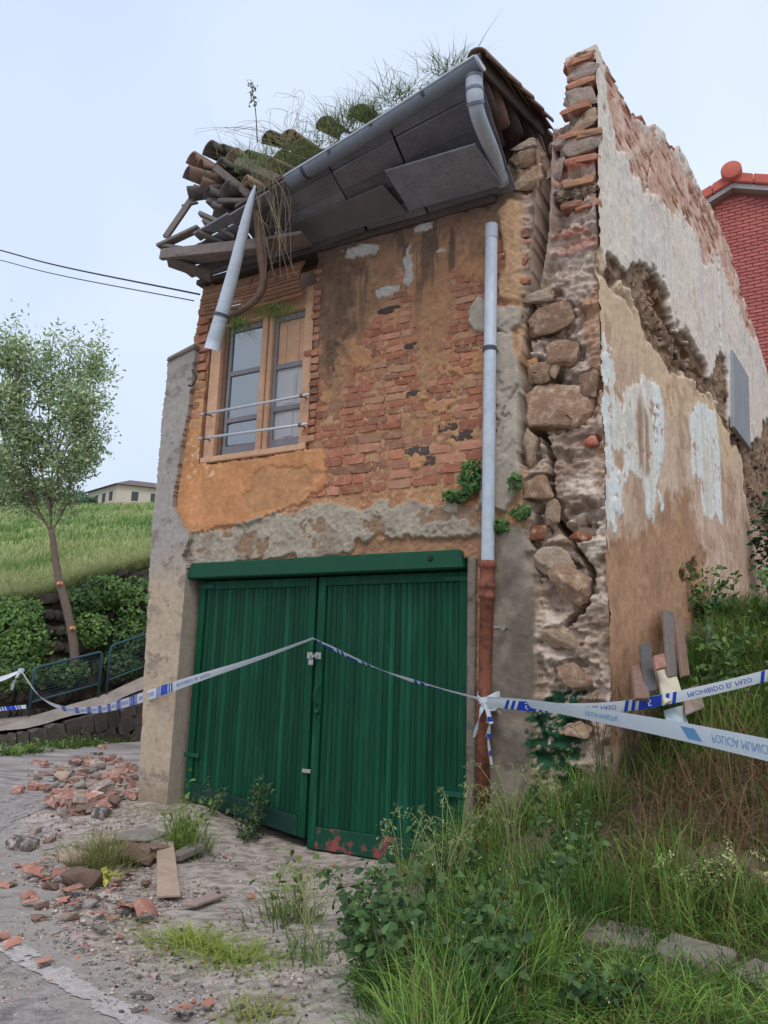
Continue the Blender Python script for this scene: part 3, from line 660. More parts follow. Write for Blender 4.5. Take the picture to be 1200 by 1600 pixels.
# ------------------------------------------------------------------ left corner of the front, rendered grey
BT = PY([(262, 566), (270, 556), (306, 541), (300, 600), (290, 660), (278, 730), (268, 790), (296, 838), (282, 870), (292, 884), (330, 905), (330, 1000), (330, 1245), (330, 1330), (200, 1330), (215, 1250), (222, 1100), (236, 830), (250, 680)], YF-.10)
def butt(u, v):
    n1 = fb(u, v, 1.5, 4, 201); n2 = fb(u, v, 6, 4, 202); n3 = fb(u, v, 22, 3, 203)
    h = 0.008*n1+.004*n2+.002*n3
    col = mixc(np.tile(A(150, 142, 134), (len(u), 1)), sst(2.9, 2.2, v+.3*n1), A(170, 150, 126)); col = mixc(col, sst(0, .6, n1)*.5, A(134, 128, 122)); col = mixc(col, sst(.3, .6, n2)*.4, A(120, 110, 102))
    col = mixc(col, sst(.7, .2, v+.15*n2)*.6, A(118, 102, 84)); col = mixc(col, sst(.62, .72, n2+.5*n3)*.35, A(110, 100, 90))
    h = h-.008*sst(.62, .70, n2+.5*n3)
    for pl in (PY([(300, 840), (290, 860), (288, 900)], YF-.1), PY([(283, 850), (276, 900)], YF-.1)): h = h-.02*sst(.014, .006, sdl(u, v, pl)+.01*n2)
    keep = sdp(u, v, BT)+(.006*n2+.004*n3)*np.where(v < 2.5, .1, 2.5) < 0; keep &= ~((v < 2.62) & (u > -5.79))
    return h, col, keep
lb_ = relief('corner_pilaster', np.arange(-6.75, -5.55, .0125), np.arange(-.1, 5.5, .0125), lambda u, v: np.stack([u, np.full_like(u, YF-.10), v], 1), (0, -1, 0), butt, M_wall, house, .5)
mb = MB(); tp = onY(262, 562, YF-.1); tq = onY(306, 541, YF-.1)
mb.hexa([(tp[0], YF-.13, tp[2]-.03), (tq[0], YF-.13, tq[2]-.03), (tq[0], YF+.3, tq[2]-.03), (tp[0], YF+.3, tp[2]-.03), (tp[0]+.02, YF-.13, tp[2]+.02), (tq[0], YF-.13, tq[2]+.03), (tq[0], YF+.3, tq[2]+.03), (tp[0]+.02, YF+.3, tp[2]+.02)])
mb.build('coping', mat('coping_stone', A(130, 118, 110), var=.3, scale=8, bump=.6), house, bevel=.012)
# left return wall and back of the house (solid core behind the front)
mb = MB(); mb.box(-6.40, -6.10, YF+.28, YF+8.6, -.2, 5.0); mb.build('side_wall', mat('grey_render', A(150, 142, 134), var=.25, scale=3, bump=.5), house)
mb = MB(); mb.box(-6.1, -2.3, YF+.32, YF+.42, 2.62, 3.78); mb.box(-4.36, -2.3, YF+.32, YF+.42, 3.78, 6.0); mb.box(-6.1, -4.36, YF+.8, YF+.9, 3.78, 6.6); mb.build('inner_wall', mat('dark_plaster', A(110, 92, 76), var=.3), house)
mb = MB(); mb.box(-6.1, -1.9, YF+.30, YF+4.2, 2.70, 2.82); mb.build('upper_floor', mat('dark_wood_floor', A(88, 70, 56), var=.3), house)
# ================================================================== window
win = link('window', mesh('window', [(0, 0, 0)], []), house); 
M_wood = mat('bare_tan_wood', A(194, 150, 116), var=.28, scale=9, bump=.4, bscale=70, rnd=.06)
M_woodd = mat('grey_brown_wood', A(112, 88, 72), var=.3, scale=9, bump=.4, bscale=70)
M_white = mat('old_white_paint', A(172, 170, 172), var=.12, scale=5, bump=.2, bscale=40)
M_sash = mat('grey_sash_paint', A(126, 124, 128), var=.25, scale=9, bump=.3, bscale=60)
_g = bpy.data.materials.new('window_glass'); _g.use_nodes = True; _b = _g.node_tree.nodes['Principled BSDF']
_b.inputs['Base Color'].default_value = (.03, .04, .05, 1); _b.inputs['Roughness'].default_value = .04; _b.inputs['IOR'].default_value = 2.2
_b.inputs['Specular IOR Level'].default_value = 1.0; M_glass = _g
def bxp(name, x0, x1, y0, y1, z0, z1, m_, par, bev=.004):
    mb = MB(); mb.box(x0, x1, y0, y1, z0, z1); return mb.build(name, m_, par, bevel=bev)
Yw = YF+.03
me_f = MB()
me_f.box(-5.78, -5.64, Yw-.03, Yw+.12, 3.86, 5.62); me_f.box(-4.50, -4.39, Yw-.03, Yw+.12, 3.86, 5.62)
me_f.box(-5.64, -4.50, Yw+.0, Yw+.12, 5.40, 5.62)
win.data = mesh('window', me_f.V, me_f.F, M_wood)
bxp('sill', -5.80, -4.40, Yw-.06, Yw+.14, 3.79, 3.857, M_wood, win, .01)
bxp('jamb', -5.637, -5.585, Yw+.02, Yw+.12, 3.86, 5.40, M_woodd, win)
bxp('mullion', -5.085, -5.010, Yw-.01, Yw+.12, 3.86, 5.40, M_wood, win, .008)
bxp('mullion', -5.003, -4.945, Yw+.005, Yw+.12, 3.86, 5.40, M_wood, win, .008)
# left sash: three panes; right sash: white panels below, bare boards above
def sash(x0, x1, bars, yy):
    mb = MB(); t = .038
    mb.box(x0, x0+t, yy, yy+.05, 3.87, 5.39); mb.box(x1-t, x1, yy, yy+.05, 3.87, 5.39)
    mb.box(x0+t, x1-t, yy, yy+.05, 3.87, 3.98); mb.box(x0+t, x1-t, yy, yy+.05, 5.33, 5.39)
    for z in bars: mb.box(x0+t, x1-t, yy+.002, yy+.048, z-.028, z+.028)
    mb.build('sash', M_sash, win, bevel=.004)
sash(-5.582, -5.09, (4.28, 4.83), Yw+.045); sash(-4.942, -4.503, (4.32, 4.80), Yw+.045)
for z0, z1 in ((3.98, 4.252), (4.308, 4.802), (4.858, 5.33)):
    bxp('pane', -5.544, -5.128, Yw+.066, Yw+.07, z0, z1, M_glass, win, 0)
for z0, z1 in ((3.98, 4.292), (4.348, 4.772)):
    bxp('pane', -4.904, -4.541, Yw+.060, Yw+.063, z0, z1, mat('clear_pane', (.5, .5, .52), rough=.05, var=0, bump=0, spec=.6), win, 0) if False else None
bxp('shutter_panel', -4.904, -4.541, Yw+.075, Yw+.095, 3.98, 4.775, M_white, win)
bxp('shutter_panel', -4.81, -4.635, Yw+.066, Yw+.0745, 4.34, 4.70, M_white, win, .006)
bxp('shutter_panel', -4.79, -4.655, Yw+.060, Yw+.0655, 4.37, 4.67, M_white, win, .005)
bxp('shutter_panel', -4.77, -4.66, Yw+.066, Yw+.0745, 4.00, 4.27, M_white, win, .006)
for i, (x0, x1) in enumerate(((-4.904, -4.80), (-4.796, -4.63), (-4.626, -4.541))):
    bxp('shutter_board', x0, x1, Yw+.07, Yw+.092, 4.80, 5.33, M_wood, win, .004)
# two rails in front of the window
M_rail = mat('pale_grey_metal', A(188, 190, 198), rough=.45, var=.15, scale=20, bump=.1, metal=.3)
for (zl, zr) in ((4.335, 4.345), (4.055, 4.03)):
    mb = MB(); mb.tube([(-5.79, YF-.09, zl), (-4.33, YF-.09, zr)], .015, 10); r_ = mb.build('rail', M_rail, house, True)
    for xx, zz in ((-5.70, zl), (-4.42, zr)):
        mb = MB(); mb.tube([(xx-.016, YF-.09, zz), (xx+.016, YF-.09, zz)], .022, 10); mb.tube([(xx, YF-.09, zz), (xx, YF+.03, zz)], .009, 6); mb.build('bracket', M_woodd, r_)
# rolled slatted blind
bl = thing('rolled_blind', (-5.1, YF-.05, 5.5), 'rolled up brown slatted blind hung over the top of the window', 'blind')
M_reed = mat('blind_reed', A(138, 100, 74), var=.35, scale=14, bump=.3, rnd=.2)
for i in range(11):
    z = 5.47+i*.036; yy = YF-.10-.09*math.sin((i+.5)/11*math.pi)
    mb = MB(); mb.tube([(-5.80, yy, z+.015), (-5.2, yy-.01, z-.01), (-4.46, yy, z+.01)], .0195, 7); mb.build('slat', M_reed, bl)
for xx in (-5.5, -5.1, -4.75):
    mb = MB(); mb.tube([(xx, YF-.10-.115*math.sin(a_), 5.47+.39*(a_/math.pi)) for a_ in np.linspace(.05, math.pi-.05, 8)], .005, 5); mb.build('cord', M_woodd, bl)

# ================================================================== green gate
M_gr = mat('green_gate_paint', A(4, 84, 56, .58), rough=.55, var=.35, scale=9, bump=.3, bscale=50, spec=.2, stretch=(1, 1, .18), col2=A(22, 96, 66, .65), thr=(.52, .72))
M_gr_w = mat('worn_green_paint', A(12, 86, 58, .62), rough=.55, var=.25, scale=9, bump=.3, bscale=50, col2=A(92, 128, 104), thr=(.66, .72))
M_gr_r = mat('green_paint_over_red', A(12, 82, 58, .62), rough=.6, var=.2, scale=5.5, bump=.4, bscale=40, col2=A(130, 62, 60), thr=(.50, .56))
M_gr_d = mat('dirty_green_paint', A(22, 62, 50, .7), rough=.8, var=.35, scale=10, bump=.5, bscale=50)
YG = YF+.06
mb = MB(); mb.hexa([(-5.83, YF-.07, 2.515), (-2.625, YF-.07, 2.505), (-2.625, YF+.12, 2.505), (-5.83, YF+.12, 2.515), (-5.77, YF-.07, 2.68), (-2.66, YF-.07, 2.67), (-2.66, YF+.12, 2.67), (-5.77, YF+.12, 2.68)])
lint = mb.build('gate_lintel', M_gr_w, house, bevel=.012)
bxp('bolt', -2.96, -2.92, YF-.085, YF-.06, 2.58, 2.62, mat('black_iron', A(30, 30, 30), rough=.6), lint)
def leaf(x0, x1, zbl, zbr, ztop, mstile, mbot, hbot):
    zb = lambda x: zbl+(zbr-zbl)*(x-x0)/(x1-x0)
    mb = MB(); mb.hexa([(x0, YG+.045, zbl+.02), (x1, YG+.045, zbr+.02), (x1, YG+.09, zbr+.02), (x0, YG+.09, zbl+.02), (x0, YG+.045, ztop), (x1, YG+.045, ztop), (x1, YG+.09, ztop), (x0, YG+.09, ztop)])
    lf = mb.build('gate_leaf', M_gr_d, house)
    st = .085
    for a, b in ((x0, x0+st), (x1-st, x1)):
        mb = MB(); mb.hexa([(a, YG, zb(a)), (b, YG, zb(b)), (b, YG+.04, zb(b)), (a, YG+.04, zb(a)), (a, YG, ztop), (b, YG, ztop), (b, YG+.04, ztop), (a, YG+.04, ztop)]); mb.build('stile', mstile, lf, bevel=.006)
    mb = MB(); mb.box(x0+st+.002, x1-st-.002, YG+.002, YG+.04, ztop-.09, ztop); mb.build('rail', mstile, lf, bevel=.006)
    mb = MB(); a, b = x0+st+.002, x1-st-.002
    mb.hexa([(a, YG-.002, zb(a)), (b, YG-.002, zb(b)), (b, YG+.04, zb(b)), (a, YG+.04, zb(a)), (a, YG-.002, zb(a)+hbot), (b, YG-.002, zb(b)+hbot), (b, YG+.04, zb(b)+hbot), (a, YG+.04, zb(a)+hbot)]); mb.build('kick_board', mbot, lf, bevel=.006)
    n = int((b-a)/.056); p = (b-a)/n; th = np.linspace(0, math.pi, 6)
    for i in range(n):
        xc = a+(i+.5)*p; zz = zb(xc)+hbot+.003; r = p*.40; dep = .016+random.uniform(-.005, .004); jx = random.uniform(-.0015, .0015)
        prof = [(-p/2, .030), (-r, .030)]+[(-r*math.cos(t), .030-dep*math.sin(t)) for t in th[1:-1]]+[(r, .030), (p/2, .030)]
        V = [(xc+jx+u, YG+v, z) for z in (zz, ztop-.092) for u, v in prof]; k = len(prof)
        o = obj('slat', V, [(j, j+1, k+j+1, k+j) for j in range(k-1)], M_slat[0] if random.random() < .8 else M_slat[1], lf, None, True)
    return lf
M_slat = [mat('green_slat_paint', A(2, 78, 52, .55), rough=.55, var=.38, scale=9, bump=.2, bscale=40, rnd=.18, spec=.22, stretch=(1, 1, .15), col2=A(18, 92, 64, .62), thr=(.52, .75)), mat('green_slat_paint_paler', A(8, 90, 62, .62), rough=.55, var=.38, scale=9, bump=.2, rnd=.18, spec=.22, stretch=(1, 1, .15), col2=A(26, 98, 72, .65), thr=(.52, .75))]
lfA = leaf(-5.735, -4.235, .30, .09, 2.495, M_gr, M_gr_d, .17)
lfB = leaf(-4.205, -2.635, .015, .03, 2.495, M_gr, M_gr_r, .19)
M_steel = mat('worn_galvanised', A(160, 158, 152), rough=.45, metal=.6, var=.25, scale=30, bump=.2)
M_iron = mat('painted_iron_green', A(14, 70, 50), rough=.55, var=.2)
for (xa, xb, z) in ((-5.76, -5.53, 2.44), (-2.86, -2.62, 2.43), (-5.76, -5.56, .72), (-2.84, -2.62, .62)):
    bxp('hinge_strap', xa, xb, YG-.012, YG-.003, z-.022, z+.022, M_iron, lfA if xa < -4.3 else lfB, .003)
def lockset(z, big):
    lf = lfB
    bxp('hasp', -4.295, -4.235, YG-.012, YG-.001, z-.03, z+.035, M_steel, lfA, .004); bxp('hasp', -4.205, -4.135, YG-.012, YG-.001, z-.03, z+.035, M_steel, lfB, .004)
    bxp('hasp_bar', -4.25, -4.17, YG-.03, YG-.0125, z-.012, z+.014, M_steel, lfB, .004)
lockset(1.735, True)
pad = thing('padlock', (-4.22, YG-.05, 1.64), 'small steel padlock hanging from the hasp between the green gate leaves', 'padlock')
mb = MB(); mb.box(-4.247, -4.193, YG-.062, YG-.034, 1.645, 1.70); mb.build('lock_body', M_steel, pad, bevel=.008)
mb = MB(); mb.tube([(-4.22+.019*math.cos(a_), YG-.048, 1.70+.05*math.sin(a_)) for a_ in np.linspace(0, math.pi, 10)], .005, 6); mb.build('shackle', M_steel, pad, True)
bxp('hasp', -4.285, -4.19, YG-.02, YG-.001, .665, .70, M_steel, lfB, .004)
mb = MB(); mb.tube(crv([(-4.135, YG-.003, 1.46), (-4.15, YG-.05, 1.43), (-4.165, YG-.055, 1.36), (-4.16, YG-.04, 1.30), (-4.15, YG-.003, 1.28)], 12), .009, 6); mb.build('handle', M_iron, lfB, True)
mb = MB(); mb.tube([(-4.15, YG-.002, 1.22), (-4.15, YG-.03, 1.22)], .022, 10); mb.build('knob', M_iron, lfB, True)
bxp('gate_post', -2.605, -2.525, YF-.035, YF+.10, .0, 2.60, mat('worn_post', A(120, 108, 96), var=.5, scale=7, bump=.7, col2=A(74, 66, 60), thr=(.5, .65)), house, .012)
bxp('dark_room', -5.9, -2.5, YF+.75, YF+.8, -.1, 2.6, M_gr_d, house, 0)

# ================================================================== drain pipes
M_pvc = mat('grey_plastic_pipe', A(170, 178, 188), rough=.5, var=.22, scale=5, bump=.1, bscale=20, spec=.4)
M_pvc2 = mat('dull_plastic_pipe', A(116, 124, 134), rough=.5, var=.18, scale=4, bump=.1, bscale=20)
M_rust = mat('rusty_iron', A(132, 76, 54), rough=.85, var=.4, scale=12, bump=.6, bscale=60, col2=A(92, 56, 44), thr=(.48, .6))
t0 = onY(768, 352, 6.03); t1 = onY(762, 876, 6.03); t2 = onY(753, 1285, 6.03)
pipe = link('drain_pipe', mesh('drain_pipe', [(0, 0, 0)], []), house)
V, F = tube([t1+np.array([0, 0, -.03]), (t0+t1)/2, t0], .056, 16, False)
Vi, Fi = tube([t0-np.array([0, 0, .4]), t0+np.array([0, 0, .001])], .049, 16, False); n = len(V)
V += Vi; F += [tuple(reversed([i+n for i in f])) for f in Fi]; k0 = n-16; F += [(k0+j, k0+(j+1) % 16, n+16+(j+1) % 16, n+16+j) for j in range(16)]
pipe.data = mesh('drain_pipe', V, F, M_pvc, None, True)
zj = onY(765, 546, 6.03)
mb = MB(); mb.tube([zj-np.array([0, 0, .02]), zj+np.array([0, 0, .02])], .063, 16); mb.tube([zj+np.array([.05, 0, 0]), zj+np.array([.06, .12, 0])], .008, 6); mb.build('clamp', mat('dark_clamp', A(70, 74, 82), rough=.6), pipe, False)
mb = MB(); mb.tube([t0-np.array([0, 0, .14]), t0-np.array([0, 0, .0])], .0585, 16, False); mb.build('socket', M_pvc, pipe, True)
rp = link('iron_pipe', mesh('iron_pipe', [(0, 0, 0)], []), house)
prof = [(0, .062), (.02, .074), (.06, .076), (.075, .062), (.20, .058), (.215, .072), (.25, .074), (.265, .060), (.31, .060), (.32, .068), (.35, .068), (.36, .056), (1.2, .055), (2.3, .056)]
pts = [t1+(t2-t1)*(a_/2.3) for a_, _ in prof]; V, F = tube(pts, [r for _, r in prof], 16); rp.data = mesh('iron_pipe', V, F, M_rust, None, True)
zj = onY(772, 981, 6.03); mb = MB(); mb.tube([zj, zj+np.array([.09, .02, .0])], .016, 8); mb.tube([zj+np.array([.085, -.03, 0]), zj+np.array([.085, .03, 0])], .025, 8); mb.build('bracket', M_iron if False else mat('grey_iron', A(120, 112, 106), rough=.6, var=.3), rp)
zj = onY(778, 1113, 6.0); mb = MB(); mb.tube([zj+np.array([-.06, .1, .02]), zj+np.array([.05, -.05, -.02])], .018, 8); mb.build('bracket', mat('grey_iron'), rp)

# ================================================================== roof
Lp, Mp, Rp = np.array([-6.02, 5.52, 6.10]), np.array([-4.1, 5.30, 6.36]), np.array([-2.13, 5.17, 6.67])
def E_(x):                                            # eaves line
    t = (np.asarray(x, float)-Lp[0])/(Rp[0]-Lp[0]); a = crv([Lp, Mp, Rp], 80); xs = a[:, 0]
    return np.stack([np.interp(x, xs, a[:, 0]), np.interp(x, xs, a[:, 1]), np.interp(x, xs, a[:, 2])], -1)
def roof_pt(x, d, up=0.0):                            # d metres up the slope from the eaves
    e = E_(x); sl = .30+.06*sst(-4.5, -2.2, x); return e+np.stack([np.zeros_like(np.asarray(x, float)), np.asarray(d, float)+0*np.asarray(x, float), d*sl+up+0*np.asarray(x, float)], -1)
roof = link('roof', mesh('roof', [(0, 0, 0)], []), house)
M_deck = mat('weathered_roof_boards', A(84, 72, 66), var=.35, scale=5, bump=.5, bscale=40, rnd=.15)
M_soff = mat('sooty_soffit_boards', A(110, 108, 112), var=.5, scale=4, bump=.6, bscale=40, rnd=.30)
M_soff2 = mat('grey_soffit_panel', A(124, 127, 134), var=.45, scale=5, bump=.3, bscale=40)
xs_ = np.linspace(-4.9, -2.10, 30); V = []; 
for d in (0.0, 1.0, 2.2, 4.0):
    for up in (0.02, -.02): V += [roof_pt(x_, d, up) for x_ in xs_]
V = np.array(V).reshape(4, 2, 30, 3); idx = np.arange(240).reshape(4, 2, 30); F = []
for i in range(3):
    for j in range(29):
        F += [(idx[i, 0, j], idx[i, 0, j+1], idx[i+1, 0, j+1], idx[i+1, 0, j]), (idx[i, 1, j], idx[i+1, 1, j], idx[i+1, 1, j+1], idx[i, 1, j+1])]
for j in range(29): F += [(idx[0, 0, j], idx[0, 1, j], idx[0, 1, j+1], idx[0, 0, j+1])]
for i in range(3): F += [(idx[i, 0, 29], idx[i, 1, 29], idx[i+1, 1, 29], idx[i+1, 0, 29]), (idx[i, 0, 0], idx[i+1, 0, 0], idx[i+1, 1, 0], idx[i, 1, 0])]
roof.data = mesh('roof', V.reshape(-1, 3), F, M_deck)
# soffit boards between the wall head and the eaves
def wallhead(x): return np.array([x, YF-.02, 6.03+.02*math.sin(x*3)])
bx_ = [-6.06, -5.55, -5.0, -4.42, -3.75, -3.05, -2.14]
cuts = [0.0, .20, .42, .60, .82, 1.0]
for i in range(len(bx_)-1):
    for j in range(len(cuts)-1):
        if i == 0 and j > 3: continue
        x0, x1 = bx_[i]+.006+random.uniform(0, .02), bx_[i+1]-.006; a0, a1 = cuts[j]+.003, cuts[j+1]-.003
        def sp(x_, a_, dz): p = wallhead(x_)*(1-a_)+(E_(x_)+np.array([0, 0, -.05]))*a_; p[2] += dz; return p
        dz = random.uniform(-.03, .03); t_ = .022; w_ = [random.uniform(-.012, .012) for _ in range(4)]
        p = [sp(x0, a0, dz+w_[0]), sp(x0, a1, dz+w_[1]), sp(x1, a1, dz+w_[2]), sp(x1, a0, dz+w_[3])]
        mb = MB(); mb.hexa(p+[q_+np.array([0, 0, t_]) for q_ in p]); mb.build('soffit_board', M_soff, roof)
# a loose grey panel hanging under the eaves on the right
def slab(name, corners, th, m_, par, bev=.004):
    c = np.array(corners); n = np.cross(c[1]-c[0], c[3]-c[0]); n /= np.linalg.norm(n)
    mb = MB(); mb.hexa(list(c)+list(c+n*th)); return mb.build(name, m_, par, bevel=bev)
slab('soffit_panel', [onY(601, 268, 5.50), onY(742, 226, 5.46), onY(784, 290, 5.98), onY(640, 330, 5.98)], .025, M_soff2, roof)
slab('soffit_panel', [onY(452, 352, 5.74), onY(598, 290, 5.66), onY(636, 333, 6.0), onY(482, 382, 6.0)], .022, mat('grey_soffit_panel_dull', A(104, 100, 100), var=.3, scale=3, bump=.3), roof)
# wall plate under the eaves
mb = MB(); mb.hexa([(-6.06, YF-.055, 5.985), (-2.34, YF-.055, 5.965), (-2.34, YF+.2, 5.965), (-6.06, YF+.2, 5.985), (-6.06, YF-.055, 6.045), (-2.34, YF-.055, 6.045), (-2.34, YF+.2, 6.045), (-6.06, YF+.2, 6.045)]); mb.build('wall_plate', M_deck, house, bevel=.006)
# curved clay tiles
M_tile = [mat('clay_tile', A(134, 104, 88), var=.4, scale=9, bump=.5, bscale=50, rnd=.25, col2=A(104, 100, 92), thr=(.50, .64)), mat('clay_tile_mossy', A(88, 80, 76), var=.45, scale=9, bump=.5, bscale=50, rnd=.25)]
def tilemesh(m_, seed=0):
    V = []; F = []; n = 9; k = 5
    for s_ in (0, 1):
        for i in range(k):
            t = i/(k-1); r = (.095-.022*t)-(.014 if s_ else 0)
            for j in range(n):
                a_ = math.pi*(j/(n-1)); V.append((-math.cos(a_)*r, t*.46, math.sin(a_)*r*.82))
    o = n*k
    for i in range(k-1):
        for j in range(n-1):
            a_ = i*n+j; F += [(a_, a_+1, a_+n+1, a_+n), (o+a_, o+a_+n, o+a_+n+1, o+a_+1)]
    for j in range(n-1): F += [(j, o+j, o+j+1, j+1), ((k-1)*n+j, (k-1)*n+j+1, o+(k-1)*n+j+1, o+(k-1)*n+j)]
    for i in range(k-1): F += [(i*n, (i+1)*n, o+(i+1)*n, o+i*n), (i*n+n-1, o+i*n+n-1, o+(i+1)*n+n-1, (i+1)*n+n-1)]
    me = mesh('roof_tile', V, F, m_, None, True); return me
TM = [tilemesh(m_) for m_ in M_tile]
cx = -2.14; c_i = 0
while cx > -4.75:
    for r_ in range(5):
        p = roof_pt(cx, .12+r_*.36-.04, -.005); tx = random.uniform(-.06, .06)
        link('roof_tile', TM[random.random() < .5], roof, MX(p+np.array([random.uniform(-.01, .01), 0, .012*random.random()]), (.30+random.uniform(-.03, .05), 0, tx), (1, 1, 1)))
        q_ = roof_pt(cx-.092, .14+r_*.36-.05, .04)
        link('roof_tile', TM[random.random() < .6], roof, MX(q_, (.30+random.uniform(-.02, .02), math.pi, tx), (1, 1, 1)))
    cx -= .185; c_i += 1
# verge pieces at the right end: tiles bedded on edge above the barge board
slab('barge_board', [roof_pt(-2.10, -.04, -.10), roof_pt(-2.10, 1.7, -.16), roof_pt(-2.10, 1.7, .06), roof_pt(-2.10, -.04, .05)], .03, M_deck, roof)
for i in range(5):
    p = roof_pt(-2.055, i*.34-.03, .02); link('roof_tile', TM[0], roof, MX(p, (.34, .35, random.uniform(-.05, .05)), (1.05, 1, 1)))
# tumbled tiles and broken timbers at the collapsed left end
def tl(px, py, Y, rot, s=1.0, k=0):
    link('roof_tile', TM[k], roof, MX(onY(px, py, Y), rot, (s*1.25, s, s*1.25)))
for a_ in [(298, 252, 5.66, (-.05, .35, -.35), 1.25, 0), (326, 236, 5.72, (.05, .2, -.3), 1.3, 1), (292, 274, 5.62, (.0, .3, -.4), 1.2, 1), (310, 282, 5.56, (-.05, 3.3, -.4), 1.15, 0), (340, 262, 5.6, (-.1, .1, -.35), 1.25, 1), (362, 246, 5.7, (-.1, .1, -.2), 1.25, 0), (322, 306, 5.56, (-.1, .3, -.5), 1.2, 1), (352, 296, 5.56, (-.1, .1, -.3), 1.2, 1), (380, 290, 5.56, (-.1, .1, -.5), 1.2, 0), (330, 330, 5.58, (-.25, .1, -.9), 1.1, 1), (296, 300, 5.58, (-.1, 3.2, -1.1), 1.0, 1),
           (312, 262, 5.62, (.1, .45, -.4), 1.1, 0), (346, 240, 5.75, (.2, .3, -.3), 1.1, 1), (372, 262, 5.7, (.2, .2, -.6), 1.1, 1),
           (360, 290, 5.62, (.1, 3.3, -.9), 1.0, 1), (420, 218, 5.9, (.35, 0, -.15), 1.0, 1), (452, 216, 5.95, (.35, .1, .1), 1.0, 0), (385, 250, 5.8, (.3, .1, -.3), 1.1, 1), (300, 270, 5.6, (.2, 3.0, -1.0), .9, 0),
           (345, 325, 5.55, (0, .2, -1.2), 1.0, 1), (385, 300, 5.6, (.2, .1, -.5), 1.1, 0), (440, 250, 5.8, (.3, .1, -.1), 1.1, 1), (470, 232, 5.8, (.3, .0, 0), 1.1, 0), (508, 196, 5.75, (.35, 0, .05), 1.0, 1), (562, 178, 5.7, (.35, .1, 0), 1.0, 1), (420, 262, 5.65, (.2, 0, -.3), 1.1, 0)]: tl(*a_)
def stick(pa, pb, Ya, Yb, w_, h_, m_, name='rafter', par=None):
    a = onY(*pa, Ya); b = onY(*pb, Yb); d = b-a; d /= np.linalg.norm(d); s_ = np.cross(d, [0, 0, 1.]); s_ /= np.linalg.norm(s_); u_ = np.cross(s_, d)
    mb = MB(); c = []
    for p in (a, b): c.append([p-s_*w_-u_*h_, p+s_*w_-u_*h_, p+s_*w_+u_*h_, p-s_*w_+u_*h_])
    c[1] = [p+random.uniform(-.02, .02)*d for p in c[1]]
    mb.hexa([c[0][0], c[0][1], c[1][1], c[1][0], c[0][3], c[0][2], c[1][2], c[1][3]]); return mb.build(name, m_, par or roof, bevel=.006)
M_rot = mat('rotten_timber', A(110, 100, 94), var=.4, scale=9, bump=.6, bscale=50, rnd=.2)
for pa, pb, Ya, Yb, w_, h_ in [((306, 302), (258, 372), 5.62, 5.5, .022, .035), ((248, 386), (312, 356), 5.5, 5.55, .05, .02), ((312, 334), (352, 352), 5.5, 5.6, .04, .022), ((318, 346), (368, 372), 5.48, 5.62, .045, .02), ((308, 362), (350, 382), 5.45, 5.65, .04, .02),
                               ((252, 398), (420, 380), 5.5, 5.6, .03, .06), ((262, 408), (330, 432), 5.55, 5.85, .10, .02), ((285, 405), (480, 372), 5.6, 5.75, .12, .02),
                               ((330, 320), (440, 330), 5.7, 5.8, .10, .03), ((255, 385), (300, 392), 5.52, 5.55, .05, .02), ((345, 270), (420, 330), 5.7, 5.75, .12, .04), ((380, 262), (470, 300), 5.75, 5.75, .14, .04), ((285, 322), (310, 316), 5.6, 5.6, .02, .012)]: stick(pa, pb, Ya, Yb, w_, h_, M_rot)
# ------------------------------------------------------------------ gutter
def gutter(pts, rad, th0, th1, twist=None, n=12, rad2=None):
    T, A_, B_ = frames(pts); V = []; F = []; k = len(pts); rad = np.broadcast_to(rad, (k,))
    for s_ in (0, 1):
        for i in range(k):
            tw = twist[i] if twist is not None else 0
            for j in range(n):
                a_ = th0+(th1-th0)*j/(n-1)+tw; r = rad[i]-s_*.004; V.append(pts[i]+r*(math.cos(a_)*A_[i]+math.sin(a_)*B_[i]))
    o = k*n
    for i in range(k-1):
        for j in range(n-1): a_ = i*n+j; F += [(a_, a_+n, a_+n+1, a_+1), (o+a_, o+a_+1, o+a_+n+1, o+a_+n)]
        F += [(i*n, o+i*n, o+(i+1)*n, (i+1)*n), (i*n+n-1, (i+1)*n+n-1, o+(i+1)*n+n-1, o+i*n+n-1)]
    for e in (0, k-1): F += [tuple(x_) for x_ in ([(e*n+j, e*n+j+1, o+e*n+j+1, o+e*n+j) for j in range(n-1)])]
    return V, F
ga, gb = onY(452, 282, 5.22), onY(748, 97, 5.06)
gp = np.array([ga*(1-t)+gb*t+np.array([0, 0, -.015*math.sin(t*math.pi)]) for t in np.linspace(0, 1, 14)])
T, A_, B_ = frames(gp)
sgn = 1 if B_[0][2] > 0 else -1
V, F = gutter(gp, .078, math.pi if sgn > 0 else 0, 2*math.pi if sgn > 0 else math.pi)
gut = obj('gutter', V, F, M_pvc2, house, None, True)
mb = MB(); mb.tube(gp-np.cross(T, B_*sgn)*0+A_*.078*(1 if (A_[0][1] < 0) else -1), .011, 8); mb.build('gutter_lip', M_pvc, gut, True)
for t in (.10, .26, .49, .75):
    p = ga*(1-t)+gb*t; d = (gb-ga)/np.linalg.norm(gb-ga); V, F = gutter(np.array([p-d*.018, p+d*.018]), .085, math.pi if sgn > 0 else 0, 2*math.pi if sgn > 0 else math.pi); obj('gutter_bracket', V, F, mat('dark_clamp'), gut)
mb = MB(); c0 = gb; th = np.linspace(0, math.pi, 12)
ring = [c0+A_[-1]*math.cos(a_)*.082*1-B_[-1]*sgn*math.sin(a_)*.082 for a_ in th]; mb.add(ring+[r_+T[-1]*.02 for r_ in ring], [tuple(range(11, -1, -1)), tuple(range(12, 24))]+[(j, j+1, 13+j, 12+j) for j in range(11)]+[(0, 12, 23, 11)]); mb.build('end_cap', M_pvc, gut)
